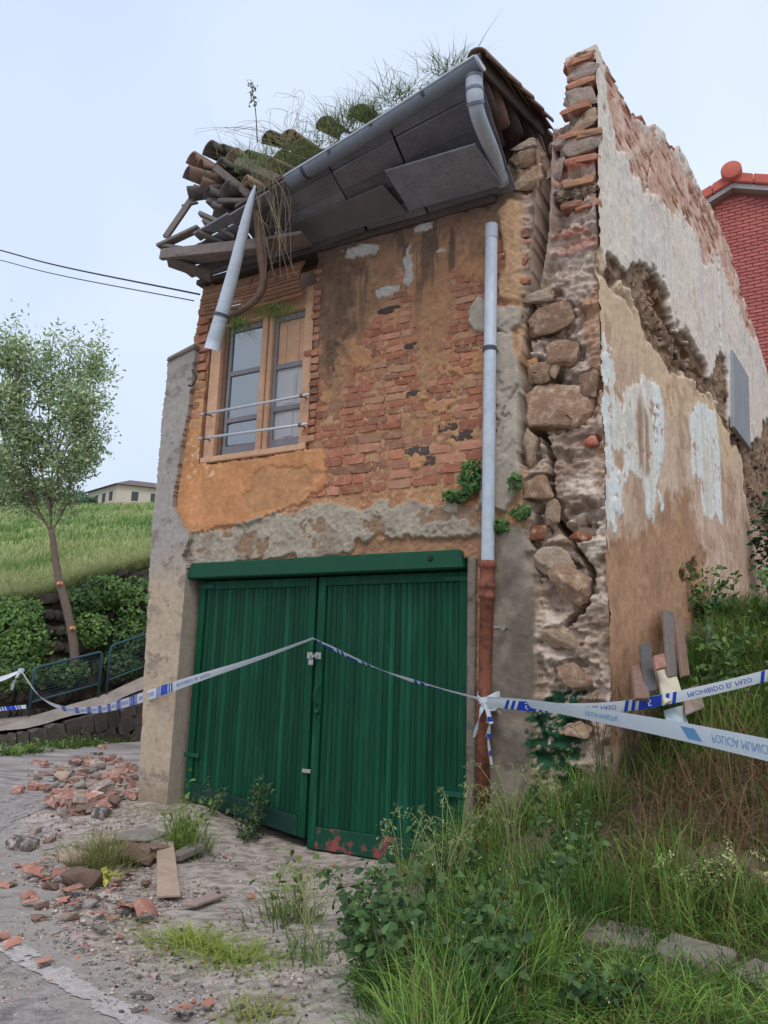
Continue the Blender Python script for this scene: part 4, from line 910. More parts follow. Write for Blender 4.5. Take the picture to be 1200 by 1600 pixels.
el = crv([onY(740, 104, 5.10), onY(741, 135, 5.12), onY(744, 168, 5.17), onY(752, 195, 5.32), onY(770, 240, 5.72), onY(786, 286, 6.06)], 26)
V, F = tube(el, np.where(np.arange(26) < 9, .072, .064), 16, True); ep = obj('drain_elbow', V, F, M_pvc, gut, None, True)
for i in (3, 6, 9): mb = MB(); dd_ = el[i+1]-el[i]; dd_ /= np.linalg.norm(dd_); mb.tube([el[i]-dd_*.012, el[i]+dd_*.012], .077, 16); mb.build('pipe_collar', M_pvc2, ep, False)
# broken length of gutter hanging by one end
hp = crv([onY(399, 290, 5.30), onY(388, 330, 5.30), onY(365, 425, 5.32), onY(331, 548, 5.34)], 22)
ra = np.interp(np.linspace(0, 1, 22), [0, .12, .45, 1], [.010, .026, .052, .078])
V, F = gutter(hp, ra, 0, math.pi*1.05, twist=np.linspace(3.6, 3.1, 22) if False else np.full(22, 0.0)); 
T2, A2, B2 = frames(hp); tocam = EYE-hp; tw = np.array([math.atan2(tocam[i]@B2[i], tocam[i]@A2[i])-math.pi/2+.25 for i in range(22)])
V, F = gutter(hp, ra, 0, math.pi, twist=tw); hg = obj('hanging_gutter', V, F, M_pvc, house, None, True)
i = 18; dd_ = hp[i+1]-hp[i]; dd_ /= np.linalg.norm(dd_); V, F = gutter(np.array([hp[i]-dd_*.015, hp[i]+dd_*.015]), ra[i]+.008, 0, math.pi, twist=tw[i:i+2]); obj('gutter_bracket', V, F, mat('dark_clamp'), hg)
# wires to the corner
M_wire = mat('black_cable', A(40, 42, 48), rough=.6, var=.1, bump=0)
for (pa, pb, r_, lb) in (((-60, 376), (312, 460), .011, 'thick black cable running from the left to the house corner'), ((-60, 392), (303, 470), .007, 'thin twisted cable below the thick one, running to the house corner')):
    a = atD(*pa, 13.5); b = onY(*pb, 6.12); m_ = (a+b)/2-np.array([0, 0, .05]); mb = MB(); mb.tube(crv([a+(a-b)*1.5, a, m_, b], 30), r_, 6); _tag(mb.build('cable', M_wire), lb, 'cable')
mb = MB(); q0 = onY(303, 603, 6.0)
mb.tube(crv([onY(300, 578, 6.0), onY(306, 590, 5.97), onY(301, 602, 5.98), onY(294, 602, 5.96)], 12), .010, 6); mb.build('cable_hook', M_wire, house)
# ================================================================== police tape
M_tape = mat('white_plastic_tape', A(206, 212, 226), rough=.35, var=.06, scale=10, bump=.15, bscale=25, spec=.4, trans=.25)
M_blue = mat('blue_tape_print', A(24, 62, 170), rough=.4, var=.08, bump=0)
M_blue2 = mat('pale_blue_tape_print', A(96, 150, 196), rough=.4, var=.08, bump=0)
_txt = {}
def text2d(s):
    if s in _txt: return _txt[s]
    c = bpy.data.curves.new('lettering', 'FONT'); c.body = s; c.size = 1.0; c.resolution_u = 2; o = bpy.data.objects.new('lettering', c); COL.objects.link(o)
    bpy.context.view_layer.update(); me = bpy.data.meshes.new_from_object(o.evaluated_get(bpy.context.evaluated_depsgraph_get()))
    V = np.array([v.co[:2] for v in me.vertices]); F = [tuple(p.vertices) for p in me.polygons]
    bpy.data.objects.remove(o); bpy.data.curves.remove(c); bpy.data.meshes.remove(me); _txt[s] = (V, F); return V, F
class Ribbon:
    def __init__(s, pts, width, roll, n=120):
        s.c = crv(pts, n); s.L = np.r_[0, np.cumsum(np.linalg.norm(np.diff(s.c, axis=0), axis=1))]; T = np.gradient(s.c, axis=0); T /= np.linalg.norm(T, axis=1)[:, None]
        up = np.array([0, 0, 1.]); a = up-T*(T@up)[:, None]; a /= np.linalg.norm(a, axis=1)[:, None]; b = np.cross(T, a)
        r = np.interp(np.linspace(0, 1, n), np.linspace(0, 1, len(roll)), roll); s.a = a*np.cos(r)[:, None]+b*np.sin(r)[:, None]; s.n = np.cross(T, s.a)
        s.w = np.interp(np.linspace(0, 1, n), np.linspace(0, 1, len(np.atleast_1d(width))) if np.ndim(width) else [0, 1], width if np.ndim(width) else [width, width])
    def at(s, u, v, off=0.0):
        u = np.asarray(u, float); f = lambda M: np.stack([np.interp(u, s.L, M[:, k]) for k in range(3)], -1)
        tocam = np.einsum('ij,ij->i', s.n, EYE-s.c); sg = np.where(tocam >= 0, 1., -1.); nn = s.n*sg[:, None]
        return f(s.c)+f(s.a)*(np.asarray(v)*np.interp(u, s.L, s.w))[:, None]+f(nn)*off
    def build(s, name, label, parent=None):
        n = len(s.c); V = np.vstack([s.at(s.L, np.full(n, k)) + 0.004*k*0*s.n for k in (-.5, -.17, .17, .5)])
        V[n:3*n] += s.n.repeat(2, 0)[:2*n].reshape(n, 2, 3).transpose(1, 0, 2).reshape(-1, 3)*.003
        F = [(k*n+i, k*n+i+1, (k+1)*n+i+1, (k+1)*n+i) for k in range(3) for i in range(n-1)]
        o = obj(name, V, F, M_tape, parent, None, True)
        if parent is None: _tag(o, label, 'tape', 'police tape lengths')
        s.o = o; return o
    def poly(s, name, V2, F2, m_):                     # V2: u metres along, v -0.5..0.5
        V = s.at(V2[:, 0], V2[:, 1], .0045); obj(name, V, F2, m_, s.o)
    def text(s, t, u0, h, m_, flip=True, vc=0.0):
        V, F = text2d(t); w = s.w.mean(); V2 = V.copy()*h*1.35; V2[:, 0] += u0; V2[:, 1] = (V2[:, 1]-h*.48)/w
        if flip: V2[:, 1] *= -1
        V2[:, 1] += vc; s.poly('lettering', V2, F, m_); return u0+V[:, 0].max()*h*1.35
    def bar(s, u0, u1, m_, v0=-.49, v1=.49, sl=0.0):
        k = 6; uu = np.linspace(u0, u1, k); V2 = np.array([(a+sl*(.5), v1) for a in uu]+[(a-sl*.5, v0) for a in uu]); s.poly('printed_bar', V2, [(i, i+1, k+i+1, k+i) for i in range(k-1)], m_)
    def pattern(s, u, end):
        while u < end-.9:
            for k in range(2): s.bar(u, u+.025, M_blue, sl=.03); u += .05
            s.bar(u, u+.16, M_blue, sl=.03); s.text('5', u+.055, .055, M_tape if False else M_wt, True); u += .185
            for k in range(2): s.bar(u, u+.025, M_blue, sl=.03); u += .05
            u = s.text('PROHIBIDO EL PASO', u+.05, .035, M_blue, True)+.06
M_wt = mat('white_print', A(220, 224, 232), rough=.4, var=.03, bump=0)
lock = np.array([-4.21, YG-.045, 1.90]); pp = onY(760, 1097, 5.95)
post = atD(33, 1048, 14.9)
# 1 railing to gate lock
sag = [post, atD(62, 1088, 14.2), atD(100, 1107, 13.2), atD(150, 1109, 11.2), atD(200, 1097, 8.7), atD(250, 1080, 7.85), onY(305, 1061, 5.80), onY(400, 1030, 5.98), lock]
r1 = Ribbon(sag, [.06, .10, .10, .10, .10, .10, .075, .05, .03], [1.1, .9, .5, .25, .15, .1, .3, .7, 1.0], 160); r1.build('police_tape', 'sagging white and blue police tape from the left railing to the gate lock'); r1.pattern(2.2, r1.L[-1]-.5)
# 2 lock to drain pipe, twisted into a cord
r2 = Ribbon([lock, onY(560, 1032, 5.98), onY(640, 1062, 5.96), pp+np.array([-.03, -.02, .02])], [.04, .05, .065, .05, .045, .045, .04], [1.0, .6, .9, 1.4, .8, 1.2, .9], 120); r2.build('police_tape', 'twisted police tape running down across the right gate leaf to the drain pipe')
u = .05
while u < r2.L[-1]-.2: r2.bar(u, u+.03, M_blue); r2.bar(u+.06, u+.10, M_blue); r2.bar(u+.13, u+.28, M_blue, -.49, .05); u += random.choice((.34, .55))
# 3 drain pipe to the right, over the bank
r3 = Ribbon([pp+np.array([.03, -.05, .0]), onY(820, 1103, 5.9), onY(900, 1107, 5.85), onY(985, 1102, 5.85), onY(1090, 1082, 5.9), onY(1200, 1055, 6.0), onY(1330, 1020, 6.2), onY(1330, 1020, 6.2)+np.array([2.2, .6, .25]), onY(1330, 1020, 6.2)+np.array([4.6, 1.3, .6])], .078, [.5, .3, .25, .2, .3, .3, .3], 260); r3.build('police_tape', 'white police tape with blue bars stretched from the drain pipe over the grassy bank'); r3.pattern(.15, r3.L[-1]-.1)
# 4 towards the viewer on the right
r4 = Ribbon([pp+np.array([.03, -.06, .03]), atD(830, 1100, 5.9), atD(930, 1117, 4.9), atD(1060, 1142, 4.0), atD(1200, 1172, 3.35), atD(1420, 1222, 2.6), atD(1420, 1222, 2.6)+np.array([1.3, -.9, .02]), atD(1420, 1222, 2.6)+np.array([3.4, -2.3, .15])], [.045, .075, .092, .098, .10, .10, .10, .10], [.8, .5, .3, .2, .15, .1, .1, .1], 300); r4.build('police_tape', 'wide pale police tape coming forward from the drain pipe, printed with police lettering')
ub = float(np.interp(1.0, [0, 1], [0, 1])); 
def u_at(rb, px):                                     # metres along the ribbon where it crosses a picture column
    d = rb.c-EYE; X = 600+FPX*(d@_R)/np.maximum(d@_F, .3); k = int(np.argmax((X > 1500) | (d@_F < 1.0))) or len(X); return float(np.interp(px, X[:k], rb.L[:k]))
ut = u_at(r4, 1113); r4.text('POLICIA MUNICIPAL', ut, .040, M_blue2, True)
u0_ = u_at(r4, 915); r4.text('POLICIA MUNICIPAL', u0_, .036, M_blue2, True)
r4.bar(u_at(r4, 1070), u_at(r4, 1092), M_blue2, -.3, .3, -.05)
# 5, 6 beyond the railing
r5 = Ribbon([post, atD(0, 1061, 14.7), atD(-60, 1075, 14.4)], [.05, .10, .10], [.7, .4, .3], 40); r5.build('police_tape', 'short upper police tape leaving the picture left of the blue railing')
a_ = atD(41, 1104, 14.9); r6 = Ribbon([a_, atD(0, 1108, 14.6), atD(-60, 1114, 14.3)], .075, [.3, .2, .2], 40); r6.build('police_tape', 'short lower police tape tied near the foot of the blue railing'); r6.pattern(.1, 1.2)
# knots and loose ends
def knot(c, s, name, label, strands):
    t = thing(name, c-np.array([0, 0, .1]), label, 'tape')
    mb = MB()
    for k in range(3):
        th = np.linspace(0, 2*math.pi, 14); r = s*(1+.1*k); pts = np.array([c+np.array([math.cos(a)*r, math.sin(a)*r, s*.35*math.sin(a*2+k)+s*.4*(k-1)]) for a in th])
        for i in range(13):
            n = len(mb.V); h_ = np.array([0, 0, s*.28]); mb.V += [tuple(pts[i]-h_), tuple(pts[i+1]-h_), tuple(pts[i+1]+h_), tuple(pts[i]+h_)]; mb.F.append((n, n+1, n+2, n+3))
    mb.build('knot', M_tape, t, True)
    for i, (pts, w, ro) in enumerate(strands):
        r = Ribbon(pts, w, ro, 30); r.build('loose_end', None, t)
        for a in np.arange(.12, max(.13, r.L[-1]-.05), .13):
            if i: r.bar(a, a+.035, M_blue)
up_ = np.array([0, -.02, 0])
knot(pp+np.array([0, .05, .01]), .078, 'tape_knot', 'knot of police tape round the rusty drain pipe with two loose ends', [
    ([pp+up_, onY(752, 1110, 5.92), onY(745, 1135, 5.92), onY(741, 1152, 5.94)], [.05, .06, .04, .03], [1.0, .8, 1.6, 1.2]),
    ([pp+up_*1.5, onY(765, 1125, 5.9), onY(763, 1155, 5.9), onY(768, 1195, 5.9)], [.05, .055, .075, .07], [1.55, 1.5, 1.45, 1.5])])
knot(post, .05, 'tape_knot', 'knot of police tape at the top corner of the left blue railing', [([post, atD(24, 1060, 14.8), atD(18, 1078, 14.8)], .06, [1.4, 1.2, 1.5])])
# ================================================================== background on the left
# blue pipe railings
M_rb = mat('blue_green_railing_paint', A(46, 76, 84), rough=.6, var=.15, scale=8, bump=.1)
def mesh_mat():
    m = bpy.data.materials.new('fine_wire_mesh'); m.use_nodes = True; N = m.node_tree.nodes; L = m.node_tree.links
    b = N['Principled BSDF']; b.inputs['Base Color'].default_value = (.02, .035, .045, 1); return m
M_wm = mat('fine_wire', A(46, 62, 72), rough=.6, var=.1, bump=0)
def railing(a, b, h, label):
    a = np.asarray(a); b = np.asarray(b); t = thing('railing', a, label, 'railing', 'blue railings by the raised path'); up = np.array([0, 0, 1.]); d = b-a
    r = .09; dn = d/np.linalg.norm(d)
    pts = np.vstack([[a], crv([a+up*(h-r), a+up*(h-.3*r)+dn*.3*r, a+up*h+dn*r], 6), crv([b+up*h-dn*r, b+up*(h-.3*r)-dn*.3*r, b+up*(h-r)], 6), [b]])
    mb = MB(); mb.tube(pts, .028, 10); mb.build('frame', M_rb, t, True)
    mb = MB(); mb.tube([a+up*.26, b+up*.26], .022, 8); mb.build('lower_rail', M_rb, t, True)
    mb = MB()
    for k in range(1, 24):
        p = a+d*k/24; mb.tube([p+up*.27, p+up*(h-.02)], .0035, 3, False)
    for k in range(1, 10):
        z = .26+(h-.28)*k/10; mb.tube([a+up*z+dn*.02, b+up*z-dn*.02], .0045, 3, False)
    mb.build('wire_mesh', M_wm, t)
f0 = atD(45, 1119, 15.0); f1 = atD(153, 1088, 16.0); ff = atD(166, 1083, 16.15); f3 = atD(262, 1045, 17.6)
railing(f0, f1, .92, 'blue pipe railing panel with wire mesh, tied with police tape'); railing(ff, f3, .98, 'blue pipe railing panel running behind the house corner')
# retaining wall with ivy
rw = thing('retaining_wall', W0[20]-np.array([0, 0, 2]), 'dark stone retaining wall under the meadow, overgrown with ivy', 'wall')
M_rw = mat('dark_retaining_stone', A(88, 78, 68), var=.45, scale=5, bump=.9, bscale=30, rnd=.28, bdist=.03)
rwm = [rockmesh('stone', 500+i, M_rw, 2, .22, .5, 1.4) for i in range(6)]
top_ = crv(W0, 60); base_shift = np.array([.35, -.45, 0])
mb = MB(); V = np.vstack([top_+np.array([0, 0, -.05]), top_*np.array([1, 1, 0])+base_shift*1.1+np.array([0, 0, -.1])]); F = [(60+i, 60+i+1, i+1, i) for i in range(59)]
obj('wall_face', V, F, mat('dark_earth', A(66, 58, 46), var=.5, scale=6, bump=.8, bscale=30, bdist=.04), rw)
for i in range(14, 46, 1):
    for z in np.arange(.5, top_[i][2], .36):
        if random.random() < .12: continue
        t = 1-z/top_[i][2]; p = top_[i]+base_shift*t; p = np.array([p[0]+random.uniform(-.1, .1), p[1]-.03+random.uniform(-.05, .05), z])
        link('stone', random.choice(rwm), rw, MX(p, (random.uniform(-.2, .2), random.uniform(-.2, .2), .35+random.uniform(-.3, .3)), (random.uniform(.26, .48), .16, random.uniform(.2, .34))))

def leaves(cen, nrm, size, col, rng_, fold=.25, aspect=.6):
    """many small folded leaf blades, 4 triangles each"""
    n = len(cen); nrm = nrm/(np.linalg.norm(nrm, axis=1)[:, None]+1e-9)
    r = rng_.normal(size=(n, 3)); t = np.cross(nrm, r); t /= np.linalg.norm(t, axis=1)[:, None]+1e-9; b = np.cross(nrm, t)
    s = size[:, None]
    f_ = nrm*s*fold*.28; wv = rng_.uniform(-.08, .08, (n, 1))*s
    V = np.stack([cen-t*s*.5, cen-t*s*.18+b*s*aspect*.5+f_, cen-t*s*.18-b*s*aspect*.5+f_, cen+t*s*.18+b*(s*aspect*.36+wv)+f_*.6, cen+t*s*.18-b*(s*aspect*.36-wv)+f_*.6, cen+t*s*.55-nrm*s*.16], 1).reshape(-1, 3)
    i = np.arange(n)*6; F = np.concatenate([np.stack(q, 1) for q in ((i, i+2, i+1), (i+1, i+2, i+4), (i+1, i+4, i+3), (i+3, i+4, i+5))])
    return V, F, np.repeat(col, 6, 0)
def blades(base, h, w, lean, col, tipcol=None, seg=3, droop=.35):
    """grass blades, each a tapering bent strip"""
    n = len(base); az = rng.uniform(0, 2*math.pi, n); side = np.stack([np.cos(az), np.sin(az), np.zeros(n)], 1)
    V = []; C = []
    for k in range(seg+1):
        t = k/seg; c = base+np.stack([lean[:, 0]*t**1.8, lean[:, 1]*t**1.8, h*(t-droop*t**3*np.minimum(1, np.hypot(lean[:, 0], lean[:, 1])/(h+1e-6)))], 1)
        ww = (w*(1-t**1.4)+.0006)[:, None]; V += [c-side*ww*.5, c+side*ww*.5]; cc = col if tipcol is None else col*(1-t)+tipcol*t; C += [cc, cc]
    V = np.stack(V, 1).reshape(-1, 3); C = np.stack(C, 1).reshape(-1, 3); m_ = 2*(seg+1); i = np.arange(n)*m_
    F = np.concatenate([np.stack([i+2*k, i+2*k+1, i+2*k+3, i+2*k+2], 1) for k in range(seg)])
    return V, F, C
M_leaf = mat('leaf', attr=True, rough=.55, var=.15, scale=4, bump=0, trans=.25, spec=.3)
M_grass = mat('grass_blade', attr=True, rough=.6, var=.12, scale=3, bump=0, trans=.25, spec=.25)
def jit(c, n, s=.25, b=None):
    c = np.asarray(c)[None]*(1+rng.uniform(-s, s, (n, 1))); 
    if b is not None: t = rng.uniform(0, 1, (n, 1)); c = c*(1-t)+np.asarray(b)[None]*t*(1+rng.uniform(-s, s, (n, 1)))
    return c
def merge(lst):
    V = np.vstack([a[0] for a in lst]); F = []; o = 0
    for a in lst: F.append(a[1]+o); o += len(a[0])
    return V, np.vstack(F), np.vstack([a[2] for a in lst])
# ivy on the wall, one clump per patch
def ivy(name, cen, rad, n, size, label, c1, c2, group=None, push=(.3, -.6, .3)):
    cen = np.asarray(cen); t = thing(name, cen-np.array([0, 0, rad[2]]), label, 'plant' if name != 'ivy' else 'ivy', group)
    d = rng.normal(size=(n, 3)); d /= np.linalg.norm(d, axis=1)[:, None]; rr = rng.uniform(.35, 1, (n, 1))**.5
    lump = 1+.35*vn3(d*2.0+cen, 1.3, int(abs(cen[0]*100)) % 97)[:, None]
    P = cen+d*rr*lump*np.asarray(rad); nn = d*.7+np.asarray(push)+rng.normal(size=(n, 3))*.5
    V, F, C = leaves(P, nn, rng.uniform(.6, 1.25, n)*size, jit(c1, n, .3, c2), rng); obj('foliage', V, F, M_leaf, t, C)
    mb = MB()
    for k in range(4): q = P[rng.integers(0, n)]; mb.tube(crv([cen-np.array([0, 0, rad[2]*.9]), (cen+q)/2+rng.normal(size=3)*.03, q], 6), .004+.004*size*5, 4)
    mb.build('stem', mat('plant_stem', A(96, 84, 58), var=.2, bump=0), t); return t
G1, G2, G3 = A(58, 92, 40), A(116, 146, 70), A(36, 62, 34)
iv = [((0, 985, 16.7), (.95, .6, .75), 1500, 'dense ivy spilling over the wall at the far left edge'), ((40, 1010, 16.5), (.6, .5, .6), 900, 'ivy hanging low on the wall left of the bare stones'), ((35, 958, 16.9), (.55, .5, .35), 700, 'ivy along the wall top beside the meadow, left of the tree'), ((25, 1055, 16.0), (.8, .5, .35), 800, 'low leafy weeds at the wall foot behind the railing'),
      ((132, 940, 17.6), (.55, .5, .45), 800, 'ivy on the wall just right of the slim tree'), ((168, 925, 18.0), (.6, .5, .4), 700, 'ivy along the sloping wall top right of the tree'), ((140, 985, 17.2), (.55, .5, .4), 700, 'fern-like ivy low on the wall behind the railing'), ((216, 950, 18.2), (.6, .55, .75), 1300, 'bright leafy shrub growing against the house corner on the left'), ((195, 1000, 17.6), (.75, .5, .45), 1000, 'dark ivy low on the wall near the house corner'),
      ((270, 915, 18.8), (.8, .55, .7), 1100, 'ivy on the wall hidden behind the house corner'), ((330, 890, 19.4), (.9, .6, .8), 1100, 'ivy far along the wall behind the house'), ((300, 975, 18.6), (.9, .5, .5), 900, 'low ivy along the wall behind the house'),
      ((100, 1050, 16.7), (.75, .45, .30), 800, 'green weeds behind the mesh of the left railing'), ((188, 1040, 17.2), (.6, .4, .3), 600, 'dark weeds behind the second railing panel')]
for (p, r, n, lb) in iv: ivy('ivy' if 'ivy' in lb else 'shrub' if 'shrub' in lb else 'weed', atD(*p), r, n, .10, lb, G1 if n % 200 else G3, G2 if n % 200 else A(96, 124, 62), 'plants on the retaining wall')
# meadow grass: near fringe as blades, rest as clumps of longer stalks
n = 30000; i_ = (rng.uniform(0, 1, n)**1.3*62).astype(int); j_ = rng.integers(0, 89, n); fr = rng.uniform(0, 1, (n, 1)); fs = rng.uniform(0, 1, (n, 1)); MV = MEAD_V.reshape(-1, 90, 3)
P = (MV[i_, j_]*(1-fr)+MV[i_, j_+1]*fr)*(1-fs)+(MV[i_+1, j_]*(1-fr)+MV[i_+1, j_+1]*fr)*fs
sz = np.interp(np.linalg.norm(P-EYE, axis=1), [15, 30, 70], [.40, .45, .6])
V, F, C = blades(P, sz*rng.uniform(.5, 1.2, n), .012+.0012*np.linalg.norm(P-EYE, axis=1), rng.normal(size=(n, 2))*.18, np.where((fb(P[:, 0], P[:, 1], .22, 3, 91) > .05)[:, None], jit(A(84, 118, 52), n, .25), jit(A(130, 146, 80), n, .25)), np.where((fb(P[:, 0], P[:, 1], .22, 3, 91) > .05)[:, None], jit(A(116, 140, 74), n, .2), jit(A(176, 176, 120), n, .2)), 2)
_tag(obj('meadow_grass', V, F, M_grass, None, C), 'tall seeding grass covering the sloping meadow', 'grass', None, 'stuff')
# dark far hedge at the skyline
for k, (px, py, dd, rx, rz, lb) in enumerate([(-15, 768, 120, 9, 4.2, 'dark rounded trees at the far left of the skyline'), (45, 778, 125, 8, 2.6, 'dark low trees on the skyline behind the slim tree'), (105, 786, 130, 6, 1.4, 'low dark hedge on the skyline left of the far house')]):
    c = atD(px, py, dd); ivy('far_trees', c, (rx, rx*.6, rz), 1800, 1.0, lb, A(52, 72, 60), A(76, 98, 78), 'far trees on the skyline')
# far house on the hill
fh = thing('far_house', atD(200, 782, 140)-np.array([0, 0, 1]), 'pale long farmhouse with dark hipped roof on the hilltop', 'house')
fc = atD(181, 783, 132); fdep = _F*np.array([1, 1, 0]); fdep /= np.linalg.norm(fdep); frt = np.array([fdep[1], -fdep[0], 0])
d1 = frt*.93+fdep*.37; d2 = -frt*.72+fdep*.69; z_ = np.array([0, 0, 1.])
H_ = 3.0; c1 = fc; c2 = fc+d1*13; c4 = fc+d2*11; c3 = c2+d2*11
mb = MB(); mb.hexa([c1-z_*2, c2-z_*2, c3-z_*2, c4-z_*2, c1+z_*H_, c2+z_*H_, c3+z_*H_, c4+z_*H_]); mb.build('wall', mat('far_cream_wall', A(186, 172, 156), var=.15, scale=.5, bump=0), fh)
mb = MB(); o_ = .7; e1, e2, e3, e4 = c1-d1*o_-d2*o_, c2+d1*o_-d2*o_, c3+d1*o_+d2*o_, c4-d1*o_+d2*o_; r1_, r2_ = (c1+c4)/2+d1*4.5+z_*(H_+2.1), (c2+c3)/2-d1*4.5+z_*(H_+2.1)
mb.add([e1+z_*H_, e2+z_*H_, e3+z_*H_, e4+z_*H_, r1_, r2_], [(0, 1, 5, 4), (1, 2, 5), (2, 3, 4, 5), (3, 0, 4), (3, 2, 1, 0)]); mb.build('roof', mat('far_brown_roof', A(104, 88, 84), var=.2, scale=1, bump=0), fh)
M_fw = mat('far_dark_window', A(70, 74, 80), var=.1, bump=0)
for (o, dx, k) in [(c1, d1, 3.0), (c1, d1, 6.2), (c1, d1, 9.2), (c1, d1, 11.8), (c1, d2, 2.0), (c1, d2, 4.6), (c1, d2, 7.4), (c1, d2, 9.6)]:
    nn = -d2 if dx is d1 else -d1; p = o+dx*k; mb = MB(); mb.hexa([p-dx*.55+z_*.4, p+dx*.55+z_*.4, p+dx*.55+nn*.06+z_*.4, p-dx*.55+nn*.06+z_*.4, p-dx*.55+z_*2.0, p+dx*.55+z_*2.0, p+dx*.55+nn*.06+z_*2.0, p-dx*.55+nn*.06+z_*2.0]); mb.build('window', M_fw, fh)
# slim tree
tr = thing('slim_tree', atD(118, 1040, 16.6), 'slim young tree with pale airy crown and sawn branch stubs on its trunk', 'tree')
M_bark = mat('grey_brown_bark', A(118, 100, 88), var=.3, scale=12, bump=.6, bscale=60)
TD = 16.6
def tp(px, py, dd=0): return atD(px, py, TD+dd)
mb = MB(); trunk = [tp(118, 1045), tp(114, 1000), tp(104, 950), tp(92, 905), tp(86, 870), tp(83, 845), tp(80, 828)]
mb.tube(crv(trunk, 20), np.interp(np.linspace(0, 1, 20), [0, 1], [.105, .062]), 10)
limbs = [[(55, 785), (20, 730), (0, 660), (-10, 590), (-30, 530)], [(48, 750), (30, 690), (20, 620), (8, 540)], [(68, 812), (40, 790), (10, 770), (-30, 745)], [(38, 700), (20, 650), (30, 580), (40, 530)], [(84, 720), (110, 650), (120, 590)], [(80, 832), (68, 812), (55, 785), (48, 750), (38, 700), (30, 640), (18, 580)], [(80, 832), (79, 800), (80, 760), (84, 720), (92, 670), (100, 610), (112, 550)], [(79, 800), (72, 770), (66, 740), (60, 700), (62, 640), (50, 560)], [(80, 790), (88, 770), (92, 730), (110, 690), (130, 640), (140, 580)],
         [(80, 830), (92, 812), (104, 785), (116, 740), (132, 690)], [(55, 785), (30, 760), (8, 735), (-20, 700)], [(48, 750), (20, 700), (-5, 640), (-20, 570)], [(84, 720), (75, 670), (80, 600), (78, 530)], [(110, 690), (128, 670), (142, 630)], [(116, 740), (130, 722), (142, 690)], [(66, 740), (40, 690), (10, 620)], [(130, 640), (142, 600), (146, 555)]]
tips = []
for li, L_ in enumerate(limbs):
    off = rng.uniform(-.9, .9); n_ = len(L_); P = np.array([tp(a, b, off*k/(n_-1)) for k, (a, b) in enumerate(L_)]); c = crv(P, 18); r0 = .05 if li < 2 else .028
    mb.tube(c, np.linspace(r0, .006, 18), 6); tips.append(c[5:])
    for k in range(9):
        s_ = c[rng.integers(5, 18)]; e = s_+rng.normal(size=3)*np.array([.24, .24, .22])+np.array([0, 0, .30]); cc = crv([s_, (s_+e)/2+rng.normal(size=3)*.05, e], 6); mb.tube(cc, np.linspace(.010, .003, 6), 4); tips.append(cc)
tko = mb.build('trunk', M_bark, tr, True)
for (a, b) in ((93, 912), (113, 982)):
    p = tp(a, b, -.085); mb = MB(); mb.tube([p+np.array([0, .05, 0]), p+np.array([.012, -.05, .01])], [.045, .036], 9); mb.build('sawn_stub', mat('fresh_cut_wood', A(214, 140, 92), var=.15, bump=.1), tr)
tips = np.vstack(tips); n = 23000
P = tips[rng.integers(0, len(tips), n)]+rng.normal(size=(n, 3))*np.array([.14, .14, .16]); kz = (P[:, 2]-4.6)/5
keep = vn3(P, 1.6, 3) > -.45; P = P[keep]; n = len(P)
V, F, C = leaves(P, rng.normal(size=(n, 3))+np.array([0, -.3, .5]), rng.uniform(.06, .13, n), jit(A(108, 132, 88), n, .3, A(186, 200, 152)), rng, .2, .40); obj('crown', V, F, M_leaf, tr, C)
# ================================================================== red brick house on the right
YH = 19.0
rh = thing('red_brick_house', onY(1200, 900, YH), 'red brick house gable with red ridge tiles behind the ruined wall', 'house')
ap = onY(1146, 296, YH); zl = onY(1104, 322, YH); zr = onY(1200, 300, YH); sL = (ap[2]-zl[2])/(ap[0]-zl[0]); sR = (zr[2]-ap[2])/(zr[0]-ap[0])
xl, xr = ap[0]-4.2, ap[0]+6.0; zal, zar = ap[2]-4.2*sL, ap[2]+6.0*sR
mb = MB(); prof = [(xl, 0), (xr, 0), (xr, zar), (ap[0], ap[2]), (xl, zal)]; V = [(a, YH, b) for a, b in prof]+[(a, YH+8, b) for a, b in prof]
mb.add(V, [(0, 1, 2, 3, 4), (9, 8, 7, 6, 5)]+[(i, i+5, (i+1) % 5+5, (i+1) % 5) for i in range(5)]); rwall = mb.build('wall', mat('red_mortar', A(146, 78, 70), var=.2, scale=20, bump=.3), rh)
M_rbk = mat('smooth_red_brick', A(176, 96, 88), var=.15, scale=12, bump=.2, bscale=60, rnd=.10)
rbm = [brickmesh('brick', 600+i, M_rbk, .015) for i in range(3)]
bh, bw = .092, .30; nbr = 0
for r_ in range(80):
    z = ap[2]-.22-r_*bh
    for k in range(-14, 24):
        xc = ap[0]+k*bw+(bw/2 if r_ % 2 else 0)
        pj = np.array([xc, YH, z])-EYE; px = 600+FPX*(pj@_R)/(pj@_F); py = 800-FPX*(pj@_U)/(pj@_F)
        if z > ap[2]-.22+(xc-ap[0])*(sL if xc < ap[0] else sR)-.02: continue
        if px < 1096 or px > 1212 or py > 600: continue
        if px < 1105+(py-330)*.30: continue
        if nbr >= 300: continue
        link('brick', rbm[nbr % 3], rwall, MX((xc, YH-.004, z), (0, 0, 0), (bw-.02, .03, bh-.02))); nbr += 1
print('red house bricks', nbr)
M_rt = mat('red_ridge_tile', A(190, 96, 80), var=.15, scale=6, bump=.2, rnd=.08)
